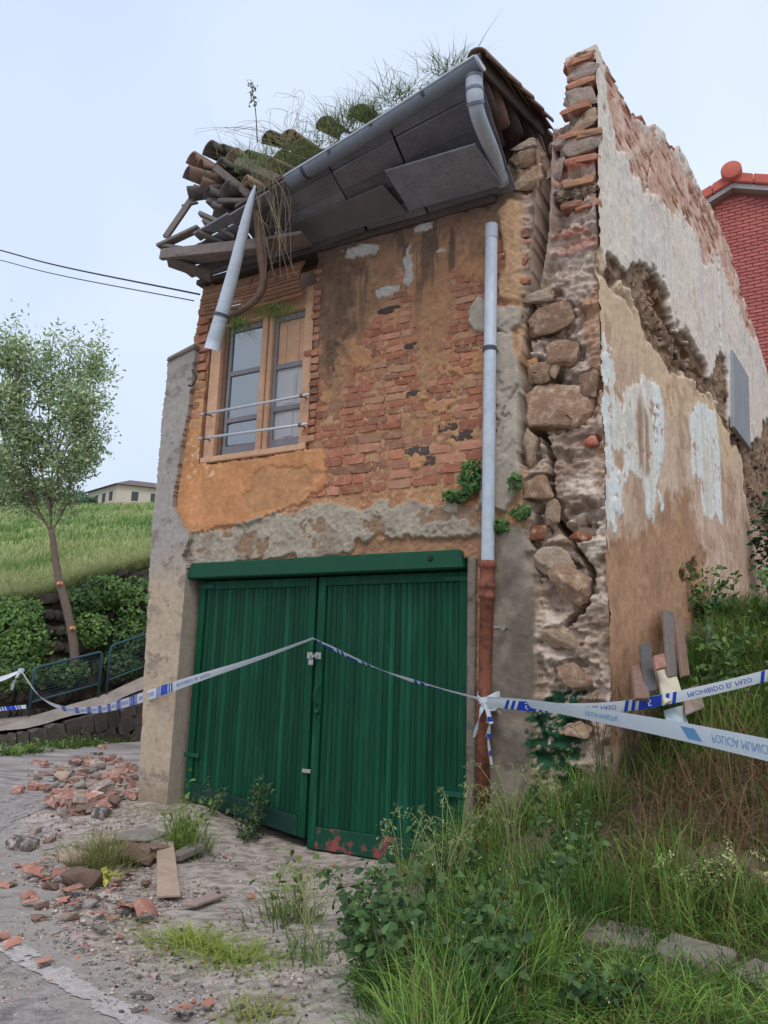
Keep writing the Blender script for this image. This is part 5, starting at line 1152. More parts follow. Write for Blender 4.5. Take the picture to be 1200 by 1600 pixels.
def verge(x0, x1, n_):
    for k in range(n_):
        a = x0+(x1-x0)*k/n_; b = x0+(x1-x0)*(k+1)/n_-(.01 if x1 > x0 else -.01); f_ = lambda x: ap[2]+(x-ap[0])*(sL if x < ap[0] else sR)
        mb = MB(); mb.hexa([(min(a, b), YH-.30, f_(min(a, b))+.04), (max(a, b), YH-.30, f_(max(a, b))+.04), (max(a, b), YH+.3, f_(max(a, b))+.04), (min(a, b), YH+.3, f_(min(a, b))+.04), (min(a, b), YH-.30, f_(min(a, b))+.32), (max(a, b), YH-.30, f_(max(a, b))+.32), (max(a, b), YH+.3, f_(max(a, b))+.34), (min(a, b), YH+.3, f_(min(a, b))+.34)])
        mb.build('verge_tile', M_rt, rh, bevel=.03)
verge(ap[0]-.02, ap[0]-3.6, 8); verge(ap[0]+.02, ap[0]+4.6, 10)
mb = MB(); f_ = lambda x: ap[2]+(x-ap[0])*(sL if x < ap[0] else sR)
for a, b in ((ap[0]-3.6, ap[0]), (ap[0], ap[0]+4.6)): mb.hexa([(a, YH-.24, f_(a)-.10), (b, YH-.24, f_(b)-.10), (b, YH+.1, f_(b)-.10), (a, YH+.1, f_(a)-.10), (a, YH-.24, f_(a)+.03), (b, YH-.24, f_(b)+.03), (b, YH+.1, f_(b)+.03), (a, YH+.1, f_(a)+.03)])
mb.build('barge_trim', mat('grey_trim', A(150, 140, 138), var=.1), rh)
mb = MB(); mb.tube([(ap[0], YH-.42, ap[2]+.30), (ap[0], YH-.40, ap[2]+.30), (ap[0], YH+3, ap[2]+.30)], [.20, .24, .24], 18); mb.build('ridge_end', M_rt, rh, True)
slab('roof_slope', [(ap[0], YH-.2, ap[2]+.12), (ap[0], YH+8, ap[2]+.12), (xl, YH+8, zal+.12), (xl, YH-.2, zal+.12)], .08, M_rt, rh); slab('roof_slope', [(ap[0], YH+8, ap[2]+.12), (ap[0], YH-.2, ap[2]+.12), (xr, YH-.2, zar+.12), (xr, YH+8, zar+.12)], .08, M_rt, rh)
# ================================================================== weeds in front of and beside the house
def in_veg(x, y): return (x+3.05-0.42*(6.0-y))
# tall grass across the right foreground: too many blades to count
n = 85000; X = rng.uniform(-3.3, 1.6, n); Y_ = rng.uniform(2.6, 9.5, n)**1.0
dn = fb(X, Y_, 1.4, 3, 301); dn2 = fb(X, Y_, 4.5, 3, 302)
sp = SP0[0]+(Y_-SP0[1])*math.tan(SA)
slab_d = np.abs(Y_-4.84+.25*np.maximum(X+.6, 0))
front_ok = (in_veg(X, Y_)+.25*dn2 > .05) & (Y_ < YF-.06)
bank_ok = (X > sp+.10) & (Y_ >= YF-.5)
keep = (front_ok | bank_ok) & (dn+dn2*.7 > -.62) & ~((slab_d < .24) & (X > -1.3) & (dn2 < .45))
drybank = sst(5.3, 5.7, Y_)*sst(-1.6, -1.1, X)*sst(6.9, 6.3, Y_)*sst(-.5, .1, dn2+.2)
keep &= ~((drybank > .5) & (rng.random(n) < .45))
X, Y_, dn, dn2, drybank = X[keep], Y_[keep], dn[keep], dn2[keep], drybank[keep]; n = len(X)
P = np.stack([X, Y_, g(X, Y_)-.01], 1); near_edge = sst(0, .5, in_veg(X, Y_)); 
hh = np.where(Y_ > 7, .6, 1)*(rng.uniform(.14, .52, n)*(.45+.55*near_edge)*(1+.5*dn)+.05)*np.where((Y_ < 4.75) & (X > -1.25), .42, np.where((Y_ < 5.2) & (X > -1.2), .7, 1))
cA = np.where((dn2 > .1)[:, None], jit(A(72, 106, 44), n, .5), jit(A(118, 148, 64), n, .45)); cD = jit(A(138, 108, 76), n, .3)
isdry = (rng.random(n) < .10+.70*drybank)[:, None]; cc = np.where(isdry, cD, cA)
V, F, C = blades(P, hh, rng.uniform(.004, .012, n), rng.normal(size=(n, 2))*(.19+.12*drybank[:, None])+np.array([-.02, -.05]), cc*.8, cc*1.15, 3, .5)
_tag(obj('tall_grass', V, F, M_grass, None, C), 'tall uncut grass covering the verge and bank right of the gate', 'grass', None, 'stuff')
# dead straw matted on the bank
n = 5200; X = rng.uniform(-1.75, .9, n); Y_ = rng.uniform(5.0, 7.3, n); k = X > SP0[0]+(Y_-SP0[1])*math.tan(SA)+.05; k |= Y_ < YF-.1; X, Y_ = X[k], Y_[k]; n = len(X)
V, F, C = blades(np.stack([X, Y_, g(X, Y_)], 1), rng.uniform(.04, .14, n), rng.uniform(.004, .008, n), rng.normal(size=(n, 2))*.2+np.array([0, -.12]), jit(A(150, 122, 88), n, .3, A(110, 84, 62)), None, 3, .6)
_tag(obj('dead_straw', V, F, M_grass, None, C), 'matted brown straw lying on the bank below the gable wall', 'straw', None, 'stuff')
def tuft(px, py, r, n, h, label, c1=G1, c2=G2, group='grass tufts', name='grass_tuft', P0=None, leaf=0, w=.007, lean=.14, hang=None):
    p = onG(px, py) if P0 is None else np.asarray(P0); t = thing(name, p, label, 'grass' if name == 'grass_tuft' else 'weed', group)
    b = p+rng.normal(size=(n, 3))*np.array([r, r*.8, 0])*.5
    if P0 is None: b[:, 2] = g(b[:, 0], b[:, 1])-.01
    ln = (b-p)[:, :2]*.8+rng.normal(size=(n, 2))*lean
    hh = rng.uniform(.35, 1.1, n)*h
    if hang is not None: hh = -np.abs(hh)*hang; 
    V, F, C = blades(b, hh, rng.uniform(.6, 1.4, n)*w, ln, jit(c1, n, .3, c2)*.85, jit(c2, n, .25), 3, .5 if hang is None else -.1); obj('blade_tuft', V, F, M_grass, t, C)
    if leaf:
        d = rng.normal(size=(leaf, 3)); q = p+np.array([0, 0, h*.45])+d*np.array([r*.5, r*.5, h*.28]); V, F, C = leaves(q, rng.normal(size=(leaf, 3))+np.array([0, -.4, .8]), rng.uniform(.03, .08, leaf), jit(c1, leaf, .3, c2), rng); obj('foliage', V, F, M_leaf, t, C)
    return t
tuft(160, 1352, .26, 520, .36, 'dense dark green grass tuft growing in the middle of the rubble', A(84, 96, 48), A(140, 138, 76), None)
tuft(287, 1330, .20, 260, .50, 'upright bright green weed tuft at the foot of the house corner', G1, A(128, 150, 66), None, leaf=90)
tuft(300, 1475, .24, 320, .16, 'short bright grass patch on the dirt, left of the two', A(96, 124, 40), A(156, 168, 70), None)
tuft(372, 1500, .24, 320, .12, 'short bright grass patch on the dirt, right of the two', A(92, 124, 40), A(150, 166, 68), None)
tuft(400, 1590, .16, 120, .10, 'low grass patch at the bottom edge of the picture', A(96, 118, 44), A(150, 156, 76), None)
tuft(165, 1378, .09, 60, .10, 'small yellowish weed in front of the dark grass tuft', A(150, 150, 40), A(196, 190, 70), None, 'weed', leaf=50)
tuft(455, 1440, .22, 130, .40, 'thin upright weeds at the left edge of the tall grass', A(72, 92, 40), A(120, 136, 66), None, 'weed', leaf=60)
tuft(225, 1270, .30, 160, .12, 'dry thin grass along the foot of the rendered corner', A(130, 118, 76), A(160, 150, 100), None)
# leafy weed in front of the left leaf of the gate
def leafy(px, py, h, r, n, size, label, c1, c2, stems=7, P0=None, group=None, seedy=0, name='weed'):
    p = onG(px, py) if P0 is None else np.asarray(P0); t = thing(name, p, label, 'weed' if name == 'weed' else 'bush', group); mb = MB(); pts = []
    for k in range(stems):
        a = rng.uniform(0, 6.28); e = p+np.array([math.cos(a)*r*rng.uniform(.3, 1), math.sin(a)*r*rng.uniform(.3, 1), h*rng.uniform(.6, 1.05)]); c = crv([p+rng.normal(size=3)*np.array([r*.25, r*.25, 0]), (p+e)/2+rng.normal(size=3)*r*.15, e], 14); mb.tube(c, np.linspace(.006, .002, 14), 4); pts.append(c)
    mb.build('stem', mat('green_stem', A(84, 98, 54), var=.2, bump=0), t)
    pt = np.vstack(pts); q = pt[rng.integers(0, len(pt), n)]+rng.normal(size=(n, 3))*size*.7; V, F, C = leaves(q, rng.normal(size=(n, 3))*.6+np.array([0, -.3, .9]), rng.uniform(.5, 1.3, n)*size, jit(c1, n, .3, c2), rng); obj('foliage', V, F, M_leaf, t, C)
    if seedy:
        tp_ = np.vstack([c[-3:] for c in pts]); q = tp_[rng.integers(0, len(tp_), seedy)]+rng.normal(size=(seedy, 3))*np.array([.015, .015, .04]); V, F, C = leaves(q, rng.normal(size=(seedy, 3)), rng.uniform(.008, .018, seedy), jit(A(190, 184, 128), seedy, .2), rng); _tag(obj('seed_head', V, F, M_leaf, t, C), kind='stuff')
    return t
leafy(388, 1312, .50, .20, 260, .055, 'dark leafy weed standing against the left gate leaf', A(44, 66, 40), A(84, 104, 66), 9)
leafy(330, 1275, .34, .16, 90, .04, 'thin weed at the lower left corner of the gate', A(60, 84, 48), A(110, 130, 80), 6)
nettle = [(640, 1500, .62), (740, 1500, .62), (700, 1400, .66), (830, 1490, .60), (600, 1560, .50), (780, 1580, .46), (880, 1400, .60), (560, 1470, .42), (960, 1590, .30), (700, 1560, .5)]
pos_w = ['left edge of the dark weed clump', 'middle of the dark weed clump', 'weed clump right below the red kick board', 'dark weed clump left of the concrete kerb', 'bottom of the clump, left side', 'bottom of the clump, centre', 'weed clump below the green painted wall', 'edge of the dirt by the kick board', 'bottom edge in front of the kerb', 'low in the clump near the bottom edge']
for (px, py, h), w_ in zip(nettle, pos_w): leafy(px, py, h*.85, .28, 300, .062, 'broad leaved dark green nettle, '+w_, A(46, 74, 40), A(84, 112, 58), 8, None, 'nettles in the foreground', 20)
for (px, py, h, lb) in [(628, 1470, .72, 'tall wispy grass with seed heads rising before the right gate leaf'), (690, 1440, .70, 'tall arching seed grass beside the right edge of the gate'), (720, 1400, .8, 'tall seed grass at the foot of the rusty pipe'), (800, 1370, .75, 'tall seed grass before the concrete column'), (940, 1260, .85, 'tall dark stalks before the broken wall end'), (985, 1215, .8, 'tall dark stalks left of the leaning tiles'), (1165, 1440, .42, 'pale plumed grass near the right edge'), (1075, 1440, .36, 'pale plumed grass above the concrete kerb'), (480, 1500, .5, 'thin weed stalks leaning over the dirt')]:
    p = onG(px, py); t = thing('seed_grass', p, lb, 'grass', 'tall seeding grasses'); mb = MB(); q = []
    for k in range(11):
        a = rng.uniform(0, 6.28); r_ = rng.uniform(.1, .38)*h; hh = h*rng.uniform(.6, 1.05); e = p+np.array([math.cos(a)*r_, math.sin(a)*r_*.8, hh]); c = crv([p+rng.normal(size=3)*np.array([.06, .06, 0]), p+(e-p)*np.array([.25, .25, .6]), e, e+np.array([math.cos(a)*.10, math.sin(a)*.08, -.03])], 12); mb.tube(c, np.linspace(.0035, .0012, 12), 4); q.append(c[-5:])
    mb.build('stalk', mat('grass_stalk', A(128, 132, 84) if 'dark' not in lb else A(74, 66, 48), var=.2, bump=0) if 'dark' not in lb else mat('dark_stalk', A(84, 74, 54), var=.2, bump=0), t)
    q = np.vstack(q); n = 260; qq = q[rng.integers(0, len(q), n)]+rng.normal(size=(n, 3))*.014; pale = 'pale' in lb
    V, F, C = leaves(qq, rng.normal(size=(n, 3)), rng.uniform(.012, .03, n), jit(A(204, 204, 140) if pale else A(140, 150, 96) if 'dark' not in lb else A(100, 88, 64), n, .25), rng, .2, .3); _tag(obj('seed_head', V, F, M_leaf, t, C), kind='stuff')
    n = 60; V, F, C = blades(p+rng.normal(size=(n, 3))*np.array([.08, .08, 0]), rng.uniform(.2, .6, n)*h, np.full(n, .007), rng.normal(size=(n, 2))*.14, jit(A(70, 100, 44), n, .3, G2)); obj('blade_tuft', V, F, M_grass, t, C)
# bushes at the right edge
def onSd(px, py, off): s_ = onS(px, py, off); return S3(s_[0], s_[1], off)
leafy(0, 0, 1.25, .55, 1500, .10, 'dark green bush at the right edge beside the gable wall', A(28, 52, 32), A(56, 88, 52), 14, P0=S3(5.6, 2.75, .55), name='bush')
leafy(0, 0, .8, .8, 1200, .10, 'leafy bank weeds at the right edge under the tape', A(44, 72, 34), A(92, 122, 60), 16, P0=[.35, 7.4, float(g(.35, 7.4))], name='bush')
for k, (x_, y_, s_, lb) in enumerate([(-.15, 6.7, .75, 'green weeds on the bank just below the long tape'), (-.75, 7.2, .7, 'green weeds by the leaning tiles on the bank'), (.2, 5.9, .6, 'green weeds low on the bank at the right edge'), (-.30, 8.6, .5, 'high green weeds at the top of the bank'), (.5, 8.6, .6, 'leafy weeds at the top right of the bank'), (-1.0, 8.6, .5, 'weeds against the foot of the gable wall')]):
    leafy(0, 0, s_, .42, 420, .07, lb, A(48, 78, 36), A(100, 130, 62), 14, P0=[x_, y_, float(g(x_, y_))], group='weeds on the bank')
# ivy on the front wall
def wallivy(px, py, rx, rz, n, label, Y=YF-.07, size=.055):
    return ivy('ivy', onY(px, py, Y), (rx, .08, rz), n, size, label, A(44, 82, 36), A(88, 124, 56), 'small ivy on the front wall', (0, -1.2, .5))
wallivy(735, 745, .10, .16, 200, 'thick green ivy clump left of the drain pipe', YF-.08); wallivy(712, 775, .14, .06, 110, 'trailing ivy under the brickwork left of the drain pipe'); wallivy(806, 752, .06, .07, 60, 'small ivy sprig right of the drain pipe, upper'); wallivy(815, 800, .09, .07, 80, 'small ivy sprig by the crack right of the pipe'); wallivy(780, 822, .10, .06, 70, 'small ivy tuft behind the lower end of the plastic pipe')
# roof plants
def rtuft(px, py, Y, r, n, h, label, c1=A(84, 106, 62), c2=A(140, 150, 98), hang=None, lean=.10):
    return tuft(0, 0, r, n, h, label, c1, c2, 'grass growing on the roof', 'grass_tuft', onY(px, py, Y), 0, .006, lean, hang)
for a in [(440, 262, 5.35, .35, 420, .12, 'grass on the sagging roof edge beside the hanging gutter'), (480, 240, 5.35, .30, 380, .12, 'grass above the left end of the gutter'), (530, 205, 5.32, .28, 420, .14, 'dense grass behind the gutter, second clump from the left'), (560, 188, 5.30, .22, 420, .18, 'tallest grass clump on the middle of the roof'), (610, 160, 5.25, .24, 320, .12, 'grass clump right of the roof middle'), (640, 146, 5.22, .14, 140, .09, 'small grass clump behind the gutter, near its last bracket'), (700, 112, 5.18, .20, 360, .13, 'grass clump at the right end of the gutter'), (390, 262, 5.6, .30, 160, .30, 'thin grass among the tumbled tiles')]: rtuft(*a)
for a, hgt in (((432, 480, 5.55, .16, 240, .20, 'green grass clump caught at the top of the window'), .8), ((376, 500, 5.45, .12, 160, .22, 'green grass clump hanging behind the broken gutter'), .9)): rtuft(*a, c1=A(52, 80, 40), c2=A(104, 128, 62), hang=hgt, lean=.14)
# tall weed stalk and straw on the roof
p = onY(402, 222, 5.7); t = thing('roof_weed', p, 'single tall seeding weed stalk standing on the roof tiles', 'weed'); e = onY(392, 128, 5.7); mb = MB(); c = crv([p, (p+e)/2+np.array([.02, 0, 0]), e], 16); mb.tube(c, np.linspace(.008, .003, 16), 5); mb.build('stalk', mat('dark_stalk'), t)
n = 90; q = c[rng.integers(9, 16, n)]+rng.normal(size=(n, 3))*np.array([.025, .02, .03]); V, F, C = leaves(q, rng.normal(size=(n, 3)), rng.uniform(.015, .04, n), jit(A(120, 118, 88), n, .3), rng); _tag(obj('seed_head', V, F, M_leaf, t, C), kind='stuff')
for (px, py, Y, lb, ends) in [(450, 225, 5.65, 'dry straw stalks curving above the roof tiles', [(440, 150), (465, 145), (425, 168), (470, 175), (455, 160), (372, 195), (360, 200), (310, 206), (350, 210), (478, 190)]), (420, 260, 5.3, 'dead grass hanging from the broken roof edge', [(410, 380), (430, 400), (445, 420), (415, 340), (440, 370), (422, 420), (405, 330), (450, 415), (436, 350), (428, 310), (418, 360), (442, 390)])]:
    p = onY(px, py, Y); t = thing('dry_straw', p, lb, 'straw'); mb = MB()
    for (a, b) in ends:
        for rep in range(2):
            s_ = p+rng.normal(size=3)*np.array([.07, .03, .04]); e = onY(a+rng.uniform(-8, 8), b+rng.uniform(-8, 8), Y+rng.uniform(-.05, .1)); m_ = (s_+e)/2+rng.normal(size=3)*np.array([.09, .05, .08])+np.array([0, 0, .06]); mb.tube(crv([s_, m_, e, e+np.array([rng.uniform(-.08, .08), 0, -.05])], 12), np.linspace(.003, .001, 12), 4, False)
    mb.build('stalk', mat('straw', A(142, 124, 94), var=.2, bump=0), t)
# dead root hanging over the window
rt = thing('hanging_root', onY(408, 350, 5.5), 'curved brown root hanging from the eaves over the window', 'root')
mb = MB(); mb.tube(crv([onY(402, 330, 5.45), onY(408, 400, 5.5), onY(412, 440, 5.55), onY(400, 468, 5.55), onY(372, 488, 5.5), onY(350, 505, 5.45)], 30), np.linspace(.045, .03, 30), 8); mb.tube(crv([onY(408, 290, 5.4), onY(405, 330, 5.45), onY(415, 400, 5.5), onY(414, 440, 5.5)], 20), np.linspace(.012, .008, 20), 5); mb.build('root_stem', mat('brown_root', A(104, 82, 70), var=.4, scale=14, bump=.7, bscale=50), rt, True)
# ================================================================== rubble in the street
RB = {k: [brickmesh('fallen_brick', 700+10*i+len(k), m_, .10) for i in range(4)] for k, m_ in
      {k: mat('rubble_'+k, A(*c), var=.3, scale=16, bump=.6, bscale=80, rnd=.18, col2=A(170, 156, 144), thr=(.48, .66)) for k, c in dict(red=(156, 106, 90), grey=(138, 122, 114), dark=(86, 78, 76)).items()}.items()}
RK = {k: [rockmesh('rubble_stone', 760+i+len(k), m_, 3) for i in range(4)] for k, m_ in
      {k: mat('rubble_stone_'+k, A(*c), var=.3, scale=12, bump=.7, bscale=60, rnd=.2) for k, c in dict(tan=(156, 134, 116), grey=(136, 126, 120), brown=(118, 94, 80)).items()}.items()}
M_sh = mat('clay_shard', A(158, 106, 88), var=.35, scale=14, bump=.4, rnd=.25, col2=A(160, 138, 122), thr=(.52, .72))
def shardmesh(seed):
    r = random.Random(seed); n = 6; k = 4; V = []; F = []
    a0, a1 = r.uniform(.4, .9), r.uniform(2.0, 2.7)
    for s_ in (0, 1):
        for i in range(k):
            for j in range(n):
                a_ = a0+(a1-a0)*j/(n-1)+r.uniform(-.06, .06)*(i in (0, k-1)); t = i/(k-1)*.8+(r.uniform(-.12, .12) if i in (0, k-1) else 0); V.append((-math.cos(a_)*(.6-.07*s_), t-.5, math.sin(a_)*(.45-.07*s_)-.25))
    o = n*k
    for i in range(k-1):
        for j in range(n-1): a_ = i*n+j; F += [(a_, a_+1, a_+n+1, a_+n), (o+a_, o+a_+n, o+a_+n+1, o+a_+1)]
        F += [(i*n, (i+1)*n, o+(i+1)*n, o+i*n), (i*n+n-1, o+i*n+n-1, o+(i+1)*n+n-1, (i+1)*n+n-1)]
    for j in range(n-1): F += [(j, o+j, o+j+1, j+1), ((k-1)*n+j, (k-1)*n+j+1, o+(k-1)*n+j+1, o+(k-1)*n+j)]
    return mesh('tile_shard', V, F, M_sh)
SH = [shardmesh(i) for i in range(6)]
def put(name, me, px, py, sc, label, cat, group, rz=None, tilt=.25, lift=0.0):
    p = onG(px, py); o = link(name, me, None, MX((p[0], p[1], float(g(p[0], p[1]))+sc[2]*.36+lift), (random.uniform(-tilt, tilt), random.uniform(-tilt, tilt), random.uniform(0, 6.28) if rz is None else rz), sc))
    return _tag(o, label, cat, group)
# heap of bricks beside the corner: density by hand
random.seed(31)
where = ['in the left half of the brick heap', 'in the middle of the brick heap near the pilaster', 'along the front of the brick heap', 'piled against the rendered pilaster', 'at the back of the brick heap']
heap = [(110, 1225, 56, 28, 42), (165, 1225, 40, 26, 38), (130, 1262, 45, 14, 20), (192, 1215, 22, 30, 22), (140, 1195, 40, 12, 14)]
cnt = 0
for hi_, (cx_, cy_, rx, ry, n) in enumerate(heap):
    wh = where[hi_]
    for k in range(n):
        px = min(cx_+random.gauss(0, .5)*rx, 212); py = cy_+random.gauss(0, .5)*ry; r_ = random.random(); lf_ = .05*random.random()*(2 if abs(px-cx_) < rx*.4 else 0)
        if r_ < .42: ln_ = random.uniform(.12, .26); put('fallen_brick', random.choice(RB['red']), px, py, (ln_, .13, .085), ('short red brick stub ' if ln_ < .19 else 'long red brick ')+wh, 'brick', 'red bricks in the rubble heap', None, .4, lf_)
        elif r_ < .58: ln_ = random.uniform(.16, .30); put('fallen_brick', random.choice(RB['grey']), px, py, (ln_, .14, .085), ('short dusty grey brick ' if ln_ < .23 else 'long dusty grey brick ')+wh, 'brick', 'grey bricks in the rubble heap', None, .3, lf_)
        elif r_ < .80: s_ = random.uniform(.10, .24); put('rubble_stone', random.choice(RK[random.choice(('tan', 'grey'))]), px, py, (s_*1.3, s_, s_*.5), ('small rough pale stone ' if s_ < .17 else 'large rough pale stone ')+wh, 'stone', 'stones in the rubble heap', None, .3, lf_)
        else: s_ = random.uniform(.08, .16); put('rubble_stone', random.choice(RK['brown']), px, py, (s_*1.2, s_, s_*.6), ('tiny brown stone ' if s_ < .12 else 'small brown stone ')+wh, 'stone', 'brown stones in the rubble heap', None, .3, lf_)
one = [('fallen_brick', RB['dark'][3], 35, 1328, (.27, .15, .12), 'large grey block lying alone on the road at the left', 'brick', .2), ('fallen_brick', RB['grey'][1], 54, 1302, (.09, .09, .07), 'small grey cube of brick just behind the large grey block', 'brick', .3),
       ('fallen_brick', RB['dark'][0], 162, 1163, (.27, .10, .06), 'dark flat brick farthest back on the road', 'brick', .1), ('fallen_brick', RB['red'][0], 160, 1171, (.13, .12, .10), 'squarish red brick just in front of the farthest dark brick', 'brick', .3), ('fallen_brick', RB['dark'][1], 150, 1180, (.24, .10, .06), 'dark brick second farthest back on the road', 'brick', .2),
       ('fallen_brick', RB['red'][1], 62, 1195, (.20, .14, .09), 'orange brick lying left of the heap', 'brick', .4), ('fallen_brick', RB['red'][2], 70, 1200, (.13, .10, .09), 'red brick piece touching the orange brick left of the heap', 'brick', .9), ('fallen_brick', RB['red'][3], 58, 1234, (.24, .12, .10), 'red brick at the left end of the heap', 'brick', .3),
       ('rubble_stone', RK['grey'][0], 52, 1224, (.18, .12, .05), 'thin dark grey stone at the left end of the heap', 'stone', .2), ('rubble_stone', RK['tan'][1], 115, 1245, (.45, .22, .10), 'long flat pale stone in the front of the heap', 'stone', .3), ('rubble_stone', RK['tan'][2], 112, 1258, (.42, .24, .12), 'long brownish stone slab in front of the flat pale stone', 'stone', .4), ('rubble_stone', RK['grey'][1], 195, 1246, (.38, .26, .07), 'flat grey slab against the rendered corner', 'stone', .8), ('rubble_stone', RK['grey'][2], 170, 1256, (.36, .20, .06), 'flat tilted slab next to the slab at the corner', 'stone', 1.8),
       ('rubble_stone', RK['brown'][0], 122, 1272, (.26, .18, .16), 'round dark brown stone at the front of the heap', 'stone', .5), ('rubble_stone', RK['brown'][1], 142, 1268, (.18, .15, .13), 'reddish brown stone next to the round dark stone', 'stone', .2), ('fallen_brick', RB['dark'][2], 158, 1276, (.15, .12, .10), 'dark brick stub at the front of the heap', 'brick', .1),
       ('rubble_stone', RK['brown'][2], 130, 1385, (.34, .24, .16), 'large brown earth clod left of the grass tuft', 'stone', .5), ('rubble_stone', RK['brown'][3], 212, 1352, (.34, .22, .18), 'brown clod right of the grass tuft', 'stone', .4), ('rubble_stone', RK['brown'][0], 240, 1345, (.30, .20, .16), 'brown clod behind the fallen plank', 'stone', 1.0), ('rubble_stone', RK['tan'][3], 112, 1352, (.30, .18, .16), 'pale lump left behind the grass tuft', 'stone', .9), ('rubble_stone', RK['grey'][3], 256, 1320, (.24, .2, .05), 'flat broken slab by the weed at the corner', 'stone', .4), ('rubble_stone', RK['grey'][0], 215, 1308, (.62, .45, .06), 'large flat concrete slab at the foot of the corner', 'stone', .5),
       ('rubble_stone', RK['grey'][1], 208, 1420, (.14, .09, .08), 'dark chunk above the two red tile pieces', 'stone', 0), ('rubble_stone', RK['grey'][2], 62, 1435, (.16, .07, .05), 'dark shard standing near the left of the small rubble', 'stone', 1)]
for nm, me, px, py, sc, lb, ct, rz in one: put(nm, me, px, py, sc, lb, ct, None, rz, .12)
for (px, py, s_, lb) in [(200, 1432, .20, 'red curved tile piece, left of a pair on the dirt'), (228, 1440, .24, 'red curved tile piece, right of a pair on the dirt'), (92, 1378, .22, 'pale red tile shard leaning on the brown clod'), (108, 1402, .18, 'orange tile shard in front of the brown clod'), (52, 1418, .14, 'small tile shard at the far left of the small rubble'), (118, 1422, .13, 'small orange shard in the small rubble'), (205, 1335, .24, 'red tile shard right of the grass tuft'), (240, 1338, .22, 'tile shard behind the top of the plank'), (55, 1372, .22, 'stack of pink tile pieces left of the clod'), (64, 1358, .20, 'pink tile piece above the stack at the left'), (72, 1510, .12, 'lone tile chip on the white road line'), (20, 1480, .13, 'lone tile chip on the far left of the road line'), (130, 1485, .08, 'tiny tile chip below the small rubble'), (392, 1405, .10, 'lone orange chip on the dirt near the gate'), (282, 1592, .15, 'orange tile piece at the bottom edge'), (325, 1575, .10, 'small orange chip with dark stones near the bottom edge'), (183, 1470, .09, 'small tile chip in the middle of the dirt'), (6, 1468, .1, 'tile chip at the left picture edge')]:
    put('tile_shard', SH[int(px) % 6], px, py, (s_*.66, s_*.8, s_*.7), lb, 'tile', 'tile shards', None, .3)
for k in range(46):
    px, py = random.gauss(105, 48), random.gauss(1398, 34)
    sc_ = ('left' if px < 105 else 'right')+' of the brown clod, '+('behind it' if py < 1390 else 'in front of it')+' on the dirt'
    if random.random() < .45: s_ = random.uniform(.05, .13); put('tile_shard', random.choice(SH), px, py, (s_*.6, s_*.8, s_*.6), 'tiny red tile chip '+sc_, 'tile', 'tiny tile chips', None, .4)
    else: s_ = random.uniform(.04, .12); put('rubble_stone', random.choice(RK[random.choice(('tan', 'grey', 'brown'))]), px, py, (s_*1.3, s_, s_*.6), 'small stone chip '+sc_, 'stone', 'small stone chips', None, .4)
# planks
def plank(pa, pb, w_, th, label, m_, za=.03, zb=.03):
    a, b = onG(*pa), onG(*pb); a[2] += za; b[2] += zb; d = (b-a)/np.linalg.norm(b-a); s_ = np.cross(d, [0, 0, 1.]); s_ /= np.linalg.norm(s_); u_ = np.cross(s_, d)
    mb = MB(); mb.hexa([a-s_*w_*.8, b-s_*w_, b+s_*w_*.9, a+s_*w_*.8+d*.05, a-s_*w_*.8+u_*th, b-s_*w_+u_*th, b+s_*w_*.9+u_*th, a+s_*w_*.8+d*.05+u_*th]); return _tag(mb.build('plank', m_, None, bevel=.004), label, 'plank')
M_plank = mat('weathered_plank', A(162, 138, 118), var=.3, scale=10, bump=.5, bscale=60)
plank((257, 1330), (262, 1408), .085, .02, 'pale fallen plank pointing at the viewer below the corner weed', M_plank, .06, .02); plank((290, 1426), (340, 1408), .06, .02, 'short greyish plank lying crosswise on the dirt', mat('greyish_plank', A(146, 124, 114), var=.3, scale=10, bump=.5)); plank((268, 1352), (312, 1336), .07, .05, 'rotten dark log piece right of the pale plank', M_rot, .02, .05); plank((143, 1455), (165, 1463), .03, .015, 'thin broken lath among the small rubble', M_rot); plank((202, 1568), (222, 1563), .02, .012, 'small splinter of wood on the dirt near the bottom', M_rot)
# gravel: too many to count
n = 11000; PX = np.r_[rng.normal(140, 120, n//2), rng.uniform(0, 560, n-n//2)]; PY_ = np.r_[rng.normal(1370, 70, n//2), rng.uniform(1180, 1600, n-n//2)]
bm = bmesh.new(); bmesh.ops.create_icosphere(bm, subdivisions=1, radius=.5); bv = np.array([v.co[:] for v in bm.verts]); bf = np.array([[v.index for v in f.verts] for f in bm.faces]); bm.free()
Vs = []; Fs = []; Cs = []; o = 0; pal = [A(150, 136, 124), A(128, 116, 108), A(100, 90, 84), A(180, 166, 152), A(168, 104, 82), A(74, 66, 62)]
for a, b in zip(PX, PY_):
    if b < 1150 or b > 1640 or a < -20: continue
    d = ray(a, b); t_ = -1.6/d[2]; q = EYE+d*t_
    if q[1] > 5.9 and q[0] > -6.3: continue
    if in_veg(q[0], q[1]) > .4: continue
    s_ = rng.gamma(1.5, .0052)+.0035; rot = rng.normal(size=(3, 3)); rot, _ = np.linalg.qr(rot); v = (bv*(1+rng.uniform(-.45, .35, (len(bv), 1))))@rot*np.array([s_*1.2, s_, s_*.7]); Vs.append(v+np.array([q[0], q[1], float(g(q[0], q[1]))+s_*.15])); Fs.append(bf+o); o += len(bv); Cs.append(np.tile(pal[rng.choice(6, p=[.3, .25, .15, .15, .08, .07])]*rng.uniform(.8, 1.2), (len(bv), 1)))
_tag(obj('gravel', np.vstack(Vs), np.vstack(Fs), mat('gravel_stone', attr=True, var=.2, scale=40, bump=.3), None, np.vstack(Cs)), 'loose grit and gravel scattered over the dirt and road', 'gravel', None, 'stuff')
